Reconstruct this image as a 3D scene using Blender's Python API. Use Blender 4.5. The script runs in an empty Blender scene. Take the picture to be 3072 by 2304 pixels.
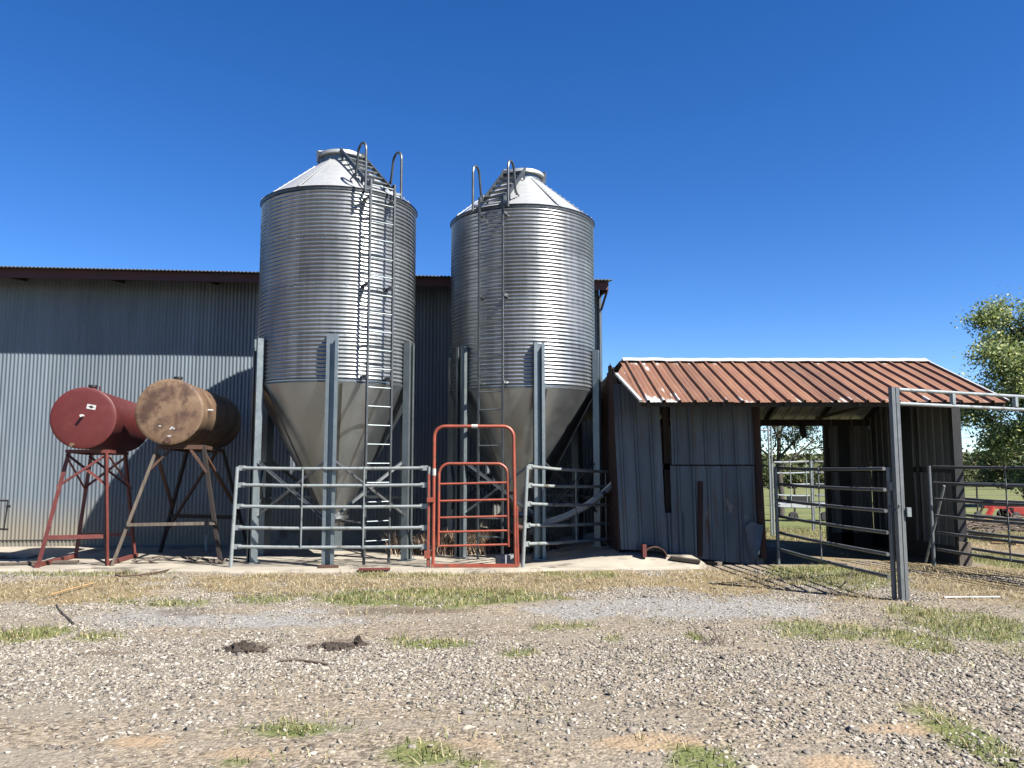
import bpy, math, random
import numpy as np
from mathutils import Vector, Matrix, noise as mnoise
R = math.radians
rnd = random.Random(7)
rng = np.random.default_rng(11)
scene = bpy.context.scene
col = scene.collection

# ------------------------------------------------------------------ camera
F, CX, CY, HOR, EYE = 2400.0, 1536.0, 1152.0, 1400.0, 1.6
TH = math.atan((HOR - CY) / F)
CT, ST = math.cos(TH), math.sin(TH)

def P(u, v, D):
    """world point seen at photo pixel (u, v) standing D metres in front of the lens"""
    x, y = (u - CX) / F, (CY - v) / F
    dy, dz = CT - y * ST, ST + y * CT
    return Vector((x * D / dy, D, EYE + dz * D / dy))

def G(u, v, z=0.0):
    """ground point seen at pixel"""
    x, y = (u - CX) / F, (CY - v) / F
    dy, dz = CT - y * ST, ST + y * CT
    t = (z - EYE) / dz
    return Vector((x * t, dy * t, z))

cam = bpy.data.cameras.new('camera')
camo = bpy.data.objects.new('camera', cam)
col.objects.link(camo)
camo.location = (0, 0, EYE)
camo.rotation_euler = (R(90) + TH, 0, 0)
cam.sensor_width = 36
cam.lens = 36 * F / 3072
cam.clip_start = 0.1
cam.clip_end = 6000
scene.camera = camo

# ------------------------------------------------------------------ light
SAZ, SEL = R(55), R(47)          # sun: from the right and a little from behind the camera
sd = Vector((math.sin(SAZ) * math.cos(SEL), -math.cos(SAZ) * math.cos(SEL), math.sin(SEL)))
sl = bpy.data.lights.new('sun', 'SUN')
sl.energy = 5.0
sl.angle = R(0.53)
sl.color = (1.0, 0.955, 0.88)
so = bpy.data.objects.new('sun', sl)
col.objects.link(so)
so.location = sd * 60
so.rotation_euler = (-sd).to_track_quat('-Z', 'Y').to_euler()
w = bpy.data.worlds.new('World')
scene.world = w
w.use_nodes = True
nt = w.node_tree
bg = nt.nodes['Background']
sky = nt.nodes.new('ShaderNodeTexSky')
sky.sky_type = 'NISHITA'
sky.sun_disc = False
sky.sun_elevation = SEL
sky.sun_rotation = math.pi - SAZ
sky.air_density = 0.8
sky.dust_density = 0.0
sky.ozone_density = 2.0
sky.altitude = 1500
hs = nt.nodes.new('ShaderNodeHueSaturation')
hs.inputs['Saturation'].default_value = 1.33
hs.inputs['Hue'].default_value = 0.51
hs.inputs['Value'].default_value = 1.0
nt.links.new(sky.outputs[0], hs.inputs['Color'])
nt.links.new(hs.outputs[0], bg.inputs[0])
bg.inputs[1].default_value = 0.05
vs = scene.view_settings
vs.view_transform = 'Standard'
vs.look = 'None'
vs.exposure = 1.99
vs.gamma = 1.0

# ------------------------------------------------------------------ materials
def newmat(name):
    m = bpy.data.materials.new(name)
    m.use_nodes = True
    n = m.node_tree.nodes
    return m, n, m.node_tree.links, n['Principled BSDF']

def nd(n, t, **k):
    x = n.new(t)
    for a, b in k.items():
        setattr(x, a, b)
    return x

def noise_node(n, l, scale, detail=6, rough=.6, stretch=None, vec=None, dist=0.0):
    t = nd(n, 'ShaderNodeTexNoise')
    t.inputs['Scale'].default_value = scale
    t.inputs['Detail'].default_value = detail
    t.inputs['Roughness'].default_value = rough
    t.inputs['Distortion'].default_value = dist
    if vec is None:
        vec = nd(n, 'ShaderNodeTexCoord').outputs['Object']
    if stretch:
        mp = nd(n, 'ShaderNodeMapping')
        mp.inputs['Scale'].default_value = stretch
        l.new(vec, mp.inputs['Vector'])
        vec = mp.outputs['Vector']
    l.new(vec, t.inputs['Vector'])
    return t.outputs['Fac']

def ramp(n, l, fac, stops):
    r = nd(n, 'ShaderNodeValToRGB')
    e = r.color_ramp.elements
    while len(e) < len(stops):
        e.new(0.5)
    for i, (p, c) in enumerate(stops):
        e[i].position = p
        e[i].color = (*c, 1) if not isinstance(c, (int, float)) else (c, c, c, 1)
    l.new(fac, r.inputs[0])
    return r.outputs[0]

def mix(n, l, fac, a, b, mode='MIX'):
    m = nd(n, 'ShaderNodeMix', data_type='RGBA', blend_type=mode)
    for s, val in ((0, fac), (6, a), (7, b)):
        if isinstance(val, (int, float)):
            m.inputs[s].default_value = val
        elif isinstance(val, tuple):
            m.inputs[s].default_value = (*val, 1)
        else:
            l.new(val, m.inputs[s])
    return m.outputs[2]

def math_(n, l, op, a, b=None, c=None):
    m = nd(n, 'ShaderNodeMath', operation=op)
    for i, val in enumerate((a, b, c)):
        if val is None: continue
        if isinstance(val, (int, float)): m.inputs[i].default_value = val
        else: l.new(val, m.inputs[i])
    return m.outputs[0]

def bump(n, l, b, h, strength=.3, dist=.01):
    bp = nd(n, 'ShaderNodeBump')
    bp.inputs['Strength'].default_value = strength
    bp.inputs['Distance'].default_value = dist
    l.new(h, bp.inputs['Height'])
    l.new(bp.outputs[0], b.inputs['Normal'])

def worn(name, c1, c2, scale=3, metallic=0., rough=.5, stain=None, stain_amt=.5, stain_scale=2., stretch=None, bmp=.15, spec=.5, stain_stretch=None):
    """two-tone noise colour with an optional third stain colour"""
    m, n, l, b = newmat(name)
    f = noise_node(n, l, scale, stretch=stretch)
    c = ramp(n, l, f, [(.3, c1), (.7, c2)])
    if stain:
        g = noise_node(n, l, stain_scale, detail=9, rough=.68, stretch=stain_stretch or stretch)
        k = ramp(n, l, g, [(1 - stain_amt - .06, 0.), (1 - stain_amt + .06, 1.)])
        c = mix(n, l, k, c, stain)
    l.new(fin(n, l, c), b.inputs['Base Color'])
    b.inputs['Metallic'].default_value = metallic
    b.inputs['Specular IOR Level'].default_value = spec
    rr = nd(n, 'ShaderNodeMapRange')
    rr.inputs['To Min'].default_value = max(.05, rough - .12)
    rr.inputs['To Max'].default_value = min(1, rough + .12)
    l.new(noise_node(n, l, scale * 4), rr.inputs['Value'])
    l.new(rr.outputs[0], b.inputs['Roughness'])
    if bmp:
        bump(n, l, b, noise_node(n, l, scale * 12), bmp, .004)
    return m

ALB = .39            # the picture is exposed for deep shade: colours stay low, exposure is raised
def fin(n, l, c, k=1.):
    return mix(n, l, 1., c, (ALB * k,) * 3, 'MULTIPLY')
M = {}
M['galv'] = worn('galvanised_steel', (0.288, 0.304, 0.312), (0.400, 0.416, 0.424), 5, .9, .42, bmp=.1)
M['galv_leg'] = worn('galvanised_leg', (.30, .36, .38), (.42, .48, .5), 4, .75, .42, bmp=.1)
M['ladder'] = worn('backlit_ladder_steel', (.10, .115, .125), (.17, .19, .20), 5, .6, .45)  # steel coloured dark to give the ladder its backlit look
M['hopper'] = worn('galvanised_hopper', (.62, .67, .70), (.82, .86, .88), 1.2, .95, .33, stretch=(1, 1, .35), bmp=.12)
M['bin_roof'] = worn('galvanised_roof', (.64, .66, .67), (.78, .80, .81), 2, .4, .42, bmp=.08)
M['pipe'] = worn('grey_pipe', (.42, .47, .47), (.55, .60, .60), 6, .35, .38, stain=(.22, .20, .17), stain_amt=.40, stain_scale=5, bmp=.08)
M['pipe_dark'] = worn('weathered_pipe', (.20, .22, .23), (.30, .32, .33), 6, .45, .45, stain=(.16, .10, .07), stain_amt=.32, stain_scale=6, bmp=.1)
M['gate_red'] = worn('red_gate_paint', (.36, .06, .030), (.52, .11, .055), 6, 0, .5, stain=(.24, .10, .06), stain_amt=.42, stain_scale=7, bmp=.1)
M['tank_red'] = worn('red_oxide_paint', (.125, .018, .017), (.165, .026, .023), 2.0, 0, .5, stain=(.21, .06, .045), stain_amt=.33, stain_scale=4, bmp=.08, spec=.35)
M['stand_red'] = worn('faded_red_paint', (.15, .026, .022), (.25, .06, .045), 4, 0, .6, stain=(.3, .17, .12), stain_amt=.35, stain_scale=5)
M['rust'] = worn('rusty_steel', (.18, .095, .05), (.36, .235, .135), 3.5, .1, .62, stain=(.105, .05, .029), stain_amt=.48, stain_scale=2.6, bmp=.25)
M['rust_shaded'] = worn('shaded_rust', (.018, .012, .010), (.05, .03, .022), 5, .1, .8)  # rusty stand legs, with the shade on them put into the colour
M['rust_dark'] = worn('dark_rust', (.07, .032, .02), (.14, .06, .03), 5, .1, .75)
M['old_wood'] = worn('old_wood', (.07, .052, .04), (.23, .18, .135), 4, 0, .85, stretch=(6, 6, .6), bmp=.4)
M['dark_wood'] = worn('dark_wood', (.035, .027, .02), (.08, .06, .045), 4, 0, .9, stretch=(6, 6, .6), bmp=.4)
M['new_wood'] = worn('yellow_lumber', (.42, .25, .1), (.55, .36, .17), 4, 0, .75, stretch=(1, 8, 8), bmp=.2)
M['fascia'] = worn('red_fascia', (.07, .006, .005), (.11, .011, .008), 2, 0, .6)
M['concrete'] = worn('concrete', (0.36, 0.32, 0.255), (0.56, 0.50, 0.405), 1.6, 0, .9, stain=(0.136, 0.109, 0.082), stain_amt=.42, stain_scale=1.3, bmp=.3)
M['block'] = worn('concrete_block', (.30, .31, .33), (.4, .41, .43), 14, 0, .95, bmp=.5)
M['white'] = worn('white_plastic', (.6, .6, .57), (.72, .72, .7), 9, 0, .5)
M['white_trim'] = worn('white_trim', (.55, .56, .56), (.72, .73, .73), 3, .1, .45, stain=(.3, .2, .15), stain_amt=.33, stain_scale=3)
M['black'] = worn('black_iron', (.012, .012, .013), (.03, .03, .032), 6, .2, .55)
M['bark'] = worn('bark', (.035, .028, .022), (.09, .075, .06), 8, 0, .95, stretch=(3, 3, .5), bmp=.6)
M['soil'] = worn('dark_soil', (.03, .02, .014), (.085, .058, .04), 14, 0, 1.0, bmp=.8)
M['wire'] = worn('wire', (.05, .05, .055), (.08, .08, .085), 3, .3, .6)
M['tractor_red'] = worn('implement_red', (.42, .035, .02), (.52, .06, .035), 4, 0, .4, stain=(.25, .1, .06), stain_amt=.35, stain_scale=4)
M['rubber'] = worn('rubber', (.02, .02, .02), (.04, .038, .036), 5, 0, .85)
M['twig'] = worn('dead_twig', (.10, .07, .05), (.2, .15, .11), 6, 0, .95)
M['pvc'] = worn('pale_tube', (.42, .45, .44), (.52, .55, .54), 4, .1, .45, stain=(.3, .3, .27), stain_amt=.35, stain_scale=5)

def island_mat(name, stops, rough=.9, trans=0., spec=.3, noise_amt=0., k=1.):
    m, n, l, b = newmat(name)
    g = nd(n, 'ShaderNodeNewGeometry')
    c = ramp(n, l, g.outputs['Random Per Island'], stops)
    if noise_amt:
        f = noise_node(n, l, 40, detail=3)
        c = mix(n, l, noise_amt, c, ramp(n, l, f, [(.3, .25), (.7, .9)]), 'MULTIPLY')
    l.new(fin(n, l, c, k), b.inputs['Base Color'])
    b.inputs['Roughness'].default_value = rough
    b.inputs['Specular IOR Level'].default_value = spec
    if trans:
        t = nd(n, 'ShaderNodeBsdfTranslucent')
        l.new(fin(n, l, c, k), t.inputs['Color'])
        ms = nd(n, 'ShaderNodeMixShader')
        ms.inputs[0].default_value = trans
        l.new(b.outputs[0], ms.inputs[1])
        l.new(t.outputs[0], ms.inputs[2])
        l.new(ms.outputs[0], n['Material Output'].inputs[0])
    return m

M['stone'] = island_mat('crushed_stone', [(0, (.06, .055, .05)), (.12, (.14, .128, .115)), (.45, (.235, .212, .185)), (.8, (.33, .298, .25)), (1, (.47, .44, .39))], .97, 0, .15, 0., 1.45)
M['green'] = island_mat('green_grass', [(0, (.05, .075, .016)), (.4, (.095, .12, .028)), (.65, (.16, .17, .05)), (.82, (.31, .26, .13)), (1, (.42, .35, .19))], .7, .3, .3, 0., 2.1)
M['straw'] = island_mat('dry_grass', [(0, (.13, .095, .05)), (.3, (.30, .235, .135)), (.75, (.44, .36, .22)), (1, (.54, .47, .33))], .8, .2, .3, 0., 1.55)
M['weed'] = island_mat('dry_weed', [(0, (.09, .06, .045)), (.5, (.24, .17, .12)), (1, (.45, .36, .28))], .9, .2, .3, 0., 2.)
M['leaf'] = island_mat('leaves', [(0, (.05, .075, .035)), (.5, (.105, .14, .05)), (.85, (.18, .21, .06)), (1, (.32, .30, .10))], .55, .4, .4, 0., 3.0)
M['pine'] = island_mat('pine_needles', [(0, (.022, .04, .016)), (.6, (.05, .075, .03)), (1, (.10, .11, .05))], .6, .15, .3, 0., 1.3)
M['far_leaf'] = island_mat('far_leaves', [(0, (.035, .055, .018)), (.45, (.07, .095, .03)), (.8, (.12, .125, .045)), (1, (.16, .13, .065))], .8, .15, .3, 0., 1.7)

def bin_material():
    m, n, l, b = newmat('corrugated_bin_sheet')
    tc = nd(n, 'ShaderNodeTexCoord').outputs['Object']
    s = nd(n, 'ShaderNodeSeparateXYZ'); l.new(tc, s.inputs[0])
    a = math_(n, l, 'ARCTAN2', s.outputs[1], s.outputs[0])
    a = math_(n, l, 'FLOOR', math_(n, l, 'MULTIPLY_ADD', a, 8 / (2 * math.pi), .35))
    z = math_(n, l, 'FLOOR', math_(n, l, 'DIVIDE', math_(n, l, 'SUBTRACT', s.outputs[2], 2.98), .813))
    cb = nd(n, 'ShaderNodeCombineXYZ'); l.new(a, cb.inputs[0]); l.new(z, cb.inputs[1])
    wn = nd(n, 'ShaderNodeTexWhiteNoise'); l.new(cb.outputs[0], wn.inputs['Vector'])
    f = noise_node(n, l, 3.5, vec=tc, detail=8)
    c = ramp(n, l, f, [(.3, (.54, .59, .635)), (.7, (.72, .77, .81))])
    c = mix(n, l, 1., c, ramp(n, l, noise_node(n, l, 2.2, vec=tc, stretch=(4, 4, .22), detail=8, rough=.65), [(.35, .72), (.6, 1.)]), 'MULTIPLY')
    k = nd(n, 'ShaderNodeMapRange'); l.new(wn.outputs[0], k.inputs[0])
    k.inputs['To Min'].default_value = .8; k.inputs['To Max'].default_value = 1.12
    c = mix(n, l, 1., c, k.outputs[0], 'MULTIPLY')
    l.new(fin(n, l, c), b.inputs['Base Color'])
    b.inputs['Metallic'].default_value = .8
    r = nd(n, 'ShaderNodeMapRange'); l.new(noise_node(n, l, 9, vec=tc), r.inputs[0])
    r.inputs['To Min'].default_value = .26; r.inputs['To Max'].default_value = .40
    l.new(r.outputs[0], b.inputs['Roughness'])
    return m
M['bin'] = bin_material()

def barn_material():
    m, n, l, b = newmat('corrugated_barn_siding')
    tc = nd(n, 'ShaderNodeTexCoord').outputs['Object']
    s = nd(n, 'ShaderNodeSeparateXYZ'); l.new(tc, s.inputs[0])
    f = noise_node(n, l, 1.6, vec=tc, stretch=(2.5, 2.5, .35), detail=8)
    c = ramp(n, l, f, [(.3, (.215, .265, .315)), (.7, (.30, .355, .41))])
    ps = nd(n, 'ShaderNodeVectorMath', operation='DOT_PRODUCT'); l.new(tc, ps.inputs[0]); ps.inputs[1].default_value = (math.cos(R(5.3)), math.sin(R(5.3)), 0)
    wn = nd(n, 'ShaderNodeTexWhiteNoise', noise_dimensions='1D'); l.new(math_(n, l, 'FLOOR', math_(n, l, 'DIVIDE', ps.outputs['Value'], .66)), wn.inputs['W'])
    km = nd(n, 'ShaderNodeMapRange'); l.new(wn.outputs[0], km.inputs[0]); km.inputs['To Min'].default_value = .84; km.inputs['To Max'].default_value = 1.1
    c = mix(n, l, 1., c, km.outputs[0], 'MULTIPLY')
    sk = noise_node(n, l, 1.1, vec=tc, stretch=(5, 5, .12), detail=7, rough=.65)
    c = mix(n, l, ramp(n, l, sk, [(.52, 0.), (.75, .55)]), c, (.16, .18, .19))
    # dust splashed up from the ground
    zz = math_(n, l, 'ADD', s.outputs[2], math_(n, l, 'MULTIPLY', noise_node(n, l, 1.3, vec=tc, stretch=(1, 1, .2)), .9))
    k = nd(n, 'ShaderNodeMapRange'); l.new(zz, k.inputs[0])
    k.inputs['From Min'].default_value = .75; k.inputs['From Max'].default_value = 1.5
    k.inputs['To Min'].default_value = .8; k.inputs['To Max'].default_value = 0.
    c = mix(n, l, k.outputs[0], c, (.42, .36, .26))
    l.new(fin(n, l, c), b.inputs['Base Color'])
    b.inputs['Metallic'].default_value = .35
    b.inputs['Roughness'].default_value = .5
    return m
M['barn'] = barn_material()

def shed_wall_material(name, base1, base2, rust_amt):
    m, n, l, b = newmat(name)
    tc = nd(n, 'ShaderNodeTexCoord').outputs['Object']
    f = noise_node(n, l, 1.5, vec=tc, stretch=(3, 3, .4), detail=9)
    c = ramp(n, l, f, [(.3, base1), (.7, base2)])
    g = noise_node(n, l, 2.2, vec=tc, stretch=(3.5, 3.5, .3), detail=10, rough=.7)
    k = ramp(n, l, g, [(1 - rust_amt - .05, 0.), (1 - rust_amt + .08, 1.)])
    c = mix(n, l, k, c, (.17, .085, .045))
    g2 = noise_node(n, l, 1.7, vec=tc, stretch=(1.5, 1.5, 1), detail=9, rough=.7)
    k2 = ramp(n, l, g2, [(.62, 0.), (.68, .7)])
    c = mix(n, l, k2, c, (.36, .36, .34))
    l.new(fin(n, l, c), b.inputs['Base Color'])
    b.inputs['Metallic'].default_value = .3
    b.inputs['Roughness'].default_value = .55
    bump(n, l, b, noise_node(n, l, 5, vec=tc), .2, .01)
    return m
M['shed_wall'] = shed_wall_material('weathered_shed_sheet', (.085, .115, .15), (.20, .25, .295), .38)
M['shed_inner'] = shed_wall_material('weathered_inner_sheet', (.17, .175, .165), (.33, .33, .31), .34)
M['rust_strip'] = worn('rust_strip', (.03, .014, .010), (.10, .036, .020), 3, .1, .8, stretch=(4, 4, .6))

def shed_roof_material():
    m, n, l, b = newmat('rusted_roof_sheet')
    tc = nd(n, 'ShaderNodeTexCoord').outputs['Object']
    s = nd(n, 'ShaderNodeSeparateXYZ'); l.new(tc, s.inputs[0])
    f = noise_node(n, l, 1.8, vec=tc, stretch=(3, .5, .5), detail=9, rough=.65)
    c = ramp(n, l, f, [(.25, (.145, .062, .034)), (.5, (.22, .100, .055)), (.75, (.29, .150, .084))])
    # per sheet tone
    sh = math_(n, l, 'FLOOR', math_(n, l, 'DIVIDE', s.outputs[0], .69))
    wn = nd(n, 'ShaderNodeTexWhiteNoise', noise_dimensions='1D'); l.new(sh, wn.inputs['W'])
    k = nd(n, 'ShaderNodeMapRange'); l.new(wn.outputs[0], k.inputs[0])
    k.inputs['To Min'].default_value = .82; k.inputs['To Max'].default_value = 1.15
    c = mix(n, l, 1., c, k.outputs[0], 'MULTIPLY')
    # bare galvanised patches along the two ends of the sheets and in streaks
    g = noise_node(n, l, 2.4, vec=tc, stretch=(3.6, .42, .42), detail=8, rough=.6)
    d0 = math_(n, l, 'ABSOLUTE', math_(n, l, 'SUBTRACT', s.outputs[1], 1.2))      # distance from slope middle
    d1 = nd(n, 'ShaderNodeMapRange'); l.new(d0, d1.inputs[0])
    d1.inputs['From Min'].default_value = .75; d1.inputs['From Max'].default_value = 1.25
    d1.inputs['To Min'].default_value = -.05; d1.inputs['To Max'].default_value = .065
    e1 = nd(n, 'ShaderNodeMapRange'); l.new(s.outputs[0], e1.inputs[0])
    e1.inputs['From Min'].default_value = .3; e1.inputs['From Max'].default_value = 1.9
    e1.inputs['To Min'].default_value = .06; e1.inputs['To Max'].default_value = 0.
    q = math_(n, l, 'ADD', math_(n, l, 'ADD', g, d1.outputs[0]), e1.outputs[0])
    kk = ramp(n, l, q, [(.63, 0.), (.66, 1.)])
    c = mix(n, l, kk, c, (.5, .5, .49))
    l.new(fin(n, l, c, 1.36), b.inputs['Base Color'])
    b.inputs['Roughness'].default_value = .6
    b.inputs['Metallic'].default_value = .1
    bump(n, l, b, noise_node(n, l, 9, vec=tc), .15, .006)
    return m
M['shed_roof'] = shed_roof_material()

# ------------------------------------------------------------------ mesh helpers
def tag(o, label=None, cat=None, group=None, kind=None):
    if label: o['label'] = label
    if cat: o['category'] = cat
    if group: o['group'] = group
    if kind: o['kind'] = kind
    return o

def thing(name, label, cat, loc=(0, 0, 0), group=None):
    o = bpy.data.objects.new(name, None)
    col.objects.link(o)
    o.location = loc
    o.empty_display_size = .2
    return tag(o, label, cat, group)

def world_loc(o):
    v = Vector((0, 0, 0))
    while o is not None:
        v += Vector(o.location); o = o.parent
    return v

class MB:
    def __init__(s): s.v = []; s.f = []
    def add(s, vs, fs):
        k = len(s.v)
        s.v += [tuple(x) for x in vs]
        s.f += [tuple(i + k for i in f) for f in fs]
        return s
    def box(s, c, size, rz=0., tilt=None):
        m = Matrix.Rotation(rz, 3, 'Z')
        if tilt: m = m @ tilt
        h = Vector(size) / 2
        vs = [Vector(c) + m @ Vector((h.x * a, h.y * b, h.z * d)) for d in (-1, 1) for b in (-1, 1) for a in (-1, 1)]
        return s.add(vs, [(0, 2, 3, 1), (4, 5, 7, 6), (0, 1, 5, 4), (2, 6, 7, 3), (0, 4, 6, 2), (1, 3, 7, 5)])
    def bar(s, p0, p1, wd, ht, up=(0, 0, 1)):
        p0, p1 = Vector(p0), Vector(p1)
        t = (p1 - p0).normalized()
        up = Vector(up)
        if abs(t.dot(up)) > .98: up = Vector((0, 1, 0))
        a = t.cross(up).normalized(); b = a.cross(t).normalized()
        vs = [p + a * (wd / 2 * i) + b * (ht / 2 * j) for p in (p0, p1) for j in (-1, 1) for i in (-1, 1)]
        return s.add(vs, [(0, 2, 3, 1), (4, 5, 7, 6), (0, 1, 5, 4), (2, 6, 7, 3), (0, 4, 6, 2), (1, 3, 7, 5)])
    def angle(s, p0, p1, wd, th, side):
        """angle iron: two flat legs meeting at the corner line p0-p1"""
        p0, p1 = Vector(p0), Vector(p1)
        t = (p1 - p0).normalized()
        a = Vector(side); a = (a - t * a.dot(t)).normalized(); b = t.cross(a).normalized()
        prof = [(0, 0), (wd, 0), (wd, th), (th, th), (th, wd), (0, wd)]
        return s.prism(p0, p1, a, b, prof)
    def prism(s, p0, p1, a, b, prof):
        n = len(prof)
        vs = [p + a * x + b * y for p in (Vector(p0), Vector(p1)) for x, y in prof]
        fs = [(i, (i + 1) % n, (i + 1) % n + n, i + n) for i in range(n)]
        fs += [tuple(range(n - 1, -1, -1)), tuple(range(n, 2 * n))]
        return s.add(vs, fs)
    def tube(s, pts, r, seg=10, cap=True):
        pts = [Vector(p) for p in pts]
        n = len(pts)
        rr = r if isinstance(r, (list, tuple)) else [r] * n
        t0 = (pts[1] - pts[0]).normalized()
        u = t0.cross(Vector((0, 0, 1)))
        if u.length < .05: u = t0.cross(Vector((0, 1, 0)))
        u.normalize()
        vs = []
        for i, p in enumerate(pts):
            t = (pts[min(i + 1, n - 1)] - pts[max(i - 1, 0)]).normalized()
            u = (u - t * u.dot(t)).normalized()
            w_ = t.cross(u)
            for k in range(seg):
                a = 2 * math.pi * k / seg
                vs.append(p + (u * math.cos(a) + w_ * math.sin(a)) * rr[i])
        fs = [(i * seg + k, i * seg + (k + 1) % seg, (i + 1) * seg + (k + 1) % seg, (i + 1) * seg + k) for i in range(n - 1) for k in range(seg)]
        if cap:
            fs += [tuple(range(seg - 1, -1, -1)), tuple((n - 1) * seg + k for k in range(seg))]
        return s.add(vs, fs)
    def lathe(s, prof, seg, c=(0, 0, 0), cap0=False, cap1=False):
        c = Vector(c)
        vs = [c + Vector((r * math.cos(2 * math.pi * k / seg), r * math.sin(2 * math.pi * k / seg), z)) for r, z in prof for k in range(seg)]
        n = len(prof)
        fs = [(i * seg + k, i * seg + (k + 1) % seg, (i + 1) * seg + (k + 1) % seg, (i + 1) * seg + k) for i in range(n - 1) for k in range(seg)]
        if cap0: fs.append(tuple(range(seg - 1, -1, -1)))
        if cap1: fs.append(tuple((n - 1) * seg + k for k in range(seg)))
        return s.add(vs, fs)
    def build(s, name, mat, parent=None, smooth=35):
        o_ = world_loc(parent) if parent else Vector((0, 0, 0))
        me = bpy.data.meshes.new(name)
        me.from_pydata([(x - o_.x, y - o_.y, z - o_.z) for x, y, z in s.v], [], s.f)
        me.materials.append(M[mat] if isinstance(mat, str) else mat)
        if smooth:
            me.polygons.foreach_set('use_smooth', [True] * len(me.polygons))
            me.set_sharp_from_angle(angle=R(smooth))
        me.update()
        o = bpy.data.objects.new(name, me)
        col.objects.link(o)
        if parent: o.parent = parent
        return o
    def solo(s, name, mat, label, cat, group=None, kind=None, smooth=35):
        """a thing that is one mesh, its origin at its own base"""
        lo = np.array(s.v); c = lo.mean(0); c[2] = lo[:, 2].min()
        s.v = [tuple(p) for p in (lo - c)]
        o = s.build(name, mat, None, smooth)
        o.location = c
        return tag(o, label, cat, group, kind)

def big_mesh(name, verts, faces_flat, sizes, mat, smooth=False):
    """numpy arrays -> mesh; faces all of one size"""
    me = bpy.data.meshes.new(name)
    nf = len(faces_flat) // sizes
    me.vertices.add(len(verts)); me.vertices.foreach_set('co', np.asarray(verts, np.float32).ravel())
    me.loops.add(len(faces_flat)); me.loops.foreach_set('vertex_index', np.asarray(faces_flat, np.int32))
    me.polygons.add(nf)
    me.polygons.foreach_set('loop_start', np.arange(0, nf * sizes, sizes, dtype=np.int32))
    me.polygons.foreach_set('loop_total', np.full(nf, sizes, np.int32))
    if smooth: me.polygons.foreach_set('use_smooth', np.ones(nf, bool))
    me.update(calc_edges=True); me.validate()
    me.materials.append(M[mat] if isinstance(mat, str) else mat)
    o = bpy.data.objects.new(name, me)
    col.objects.link(o)
    return o

def smooth(a, b, x):
    t = np.clip((x - a) / (b - a), 0, 1)
    return t * t * (3 - 2 * t)

_tab = rng.random((256, 256))
def vnoise(x, y):
    xi, yi = np.floor(x).astype(int), np.floor(y).astype(int)
    fx, fy = x - xi, y - yi
    fx, fy = fx * fx * (3 - 2 * fx), fy * fy * (3 - 2 * fy)
    t = lambda a, b: _tab[a % 256, b % 256]
    return (t(xi, yi) * (1 - fx) + t(xi + 1, yi) * fx) * (1 - fy) + (t(xi, yi + 1) * (1 - fx) + t(xi + 1, yi + 1) * fx) * fy
def fbm(x, y, sc, oct_=4):
    x, y = np.asarray(x, float) * sc, np.asarray(y, float) * sc
    s = 0; a = .5
    for k in range(oct_):
        s = s + a * vnoise(x + 17.3 * k, y + 9.1 * k); x = x * 2.03; y = y * 2.03; a *= .5
    return s / (1 - .5 ** oct_)

# ------------------------------------------------------------------ ground
def gz(x, y):
    x, y = np.asarray(x, float), np.asarray(y, float)
    near = (fbm(x, y, .5) - .5) * .07 * smooth(40, 15, y)
    dip = -.07 * smooth(13.2, 16.5, y) * smooth(4.0, 0.0, x)
    slope = -.02 * np.clip(y - 20, 0, 300) - .35 * smooth(300, 420, y) * 4
    rise = 17 * smooth(430, 1000, y) * (.75 + .5 * fbm(x + 3000, y, .004, 2))
    flat = 1 - .8 * smooth(11.2, 12.2, y) * smooth(17.5, 17.2, y) * smooth(9, 7.6, np.abs(x - .0))
    return near * flat + dip + slope + rise - .0
def pz(x, y):
    """top of the concrete pad"""
    return .035 - .055 * smooth(12.4, 16.8, y) * smooth(1.0, -1., x) + .16 * smooth(.3, 2.0, x) * smooth(12.75, 13.45, y)
def base_z(x, y): return float(pz(x, y))

# patches seen on the ground: (u, v, half width px, half height px, strength)
GREEN = [(250, 1712, 330, 16, 1.0), (75, 1910, 105, 28, .95), (265, 1920, 95, 18, .7), (478, 1806, 160, 11, .7), (785, 1800, 100, 13, .7),
         (1310, 1795, 330, 24, 1.25), (1270, 1930, 130, 15, .85), (1180, 1915, 50, 12, .7), (1577, 1957, 80, 14, .85), (1705, 1882, 105, 13, .75), (1830, 1915, 40, 10, .7),
         (1265, 2262, 110, 40, .95), (1440, 2300, 70, 20, .8), (865, 2190, 130, 28, .7), (690, 2300, 60, 14, .7), (2440, 1895, 190, 34, .85), (2740, 1925, 115, 30, .85), (2930, 1880, 200, 75, .85),
         (2500, 1730, 185, 36, 1.1), (2990, 1680, 110, 34, .95), (2880, 2200, 80, 100, .75), (2110, 2280, 90, 50, .75), (2085, 1915, 30, 14, .8), (1730, 1720, 150, 14, .45), (1200, 1722, 200, 12, .5)]
STRAW = [(250, 1765, 330, 42, 1.0), (830, 1745, 330, 34, .95), (1500, 1740, 560, 42, 1.05), (2180, 1740, 220, 42, .9), (2900, 1760, 240, 50, .95), (2920, 1715, 170, 18, .9), (2560, 1790, 130, 18, .6)]
SOIL = [(755, 1940, 65, 20, 1.), (1010, 1932, 85, 20, 1.), (1190, 1835, 210, 10, .7), (600, 1835, 130, 16, .6), (310, 1960, 90, 14, .6), (2960, 1752, 120, 16, .9), (2420, 1775, 220, 16, .7), (1850, 1945, 80, 18, .5), (2050, 1760, 90, 18, .5)]
CLAY = [(1960, 2220, 160, 26, 1.), (2520, 2285, 110, 24, 1.), (2720, 2190, 140, 18, .9), (430, 2235, 90, 18, .8), (1420, 2235, 120, 20, .6), (760, 2270, 160, 22, .5)]
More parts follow.
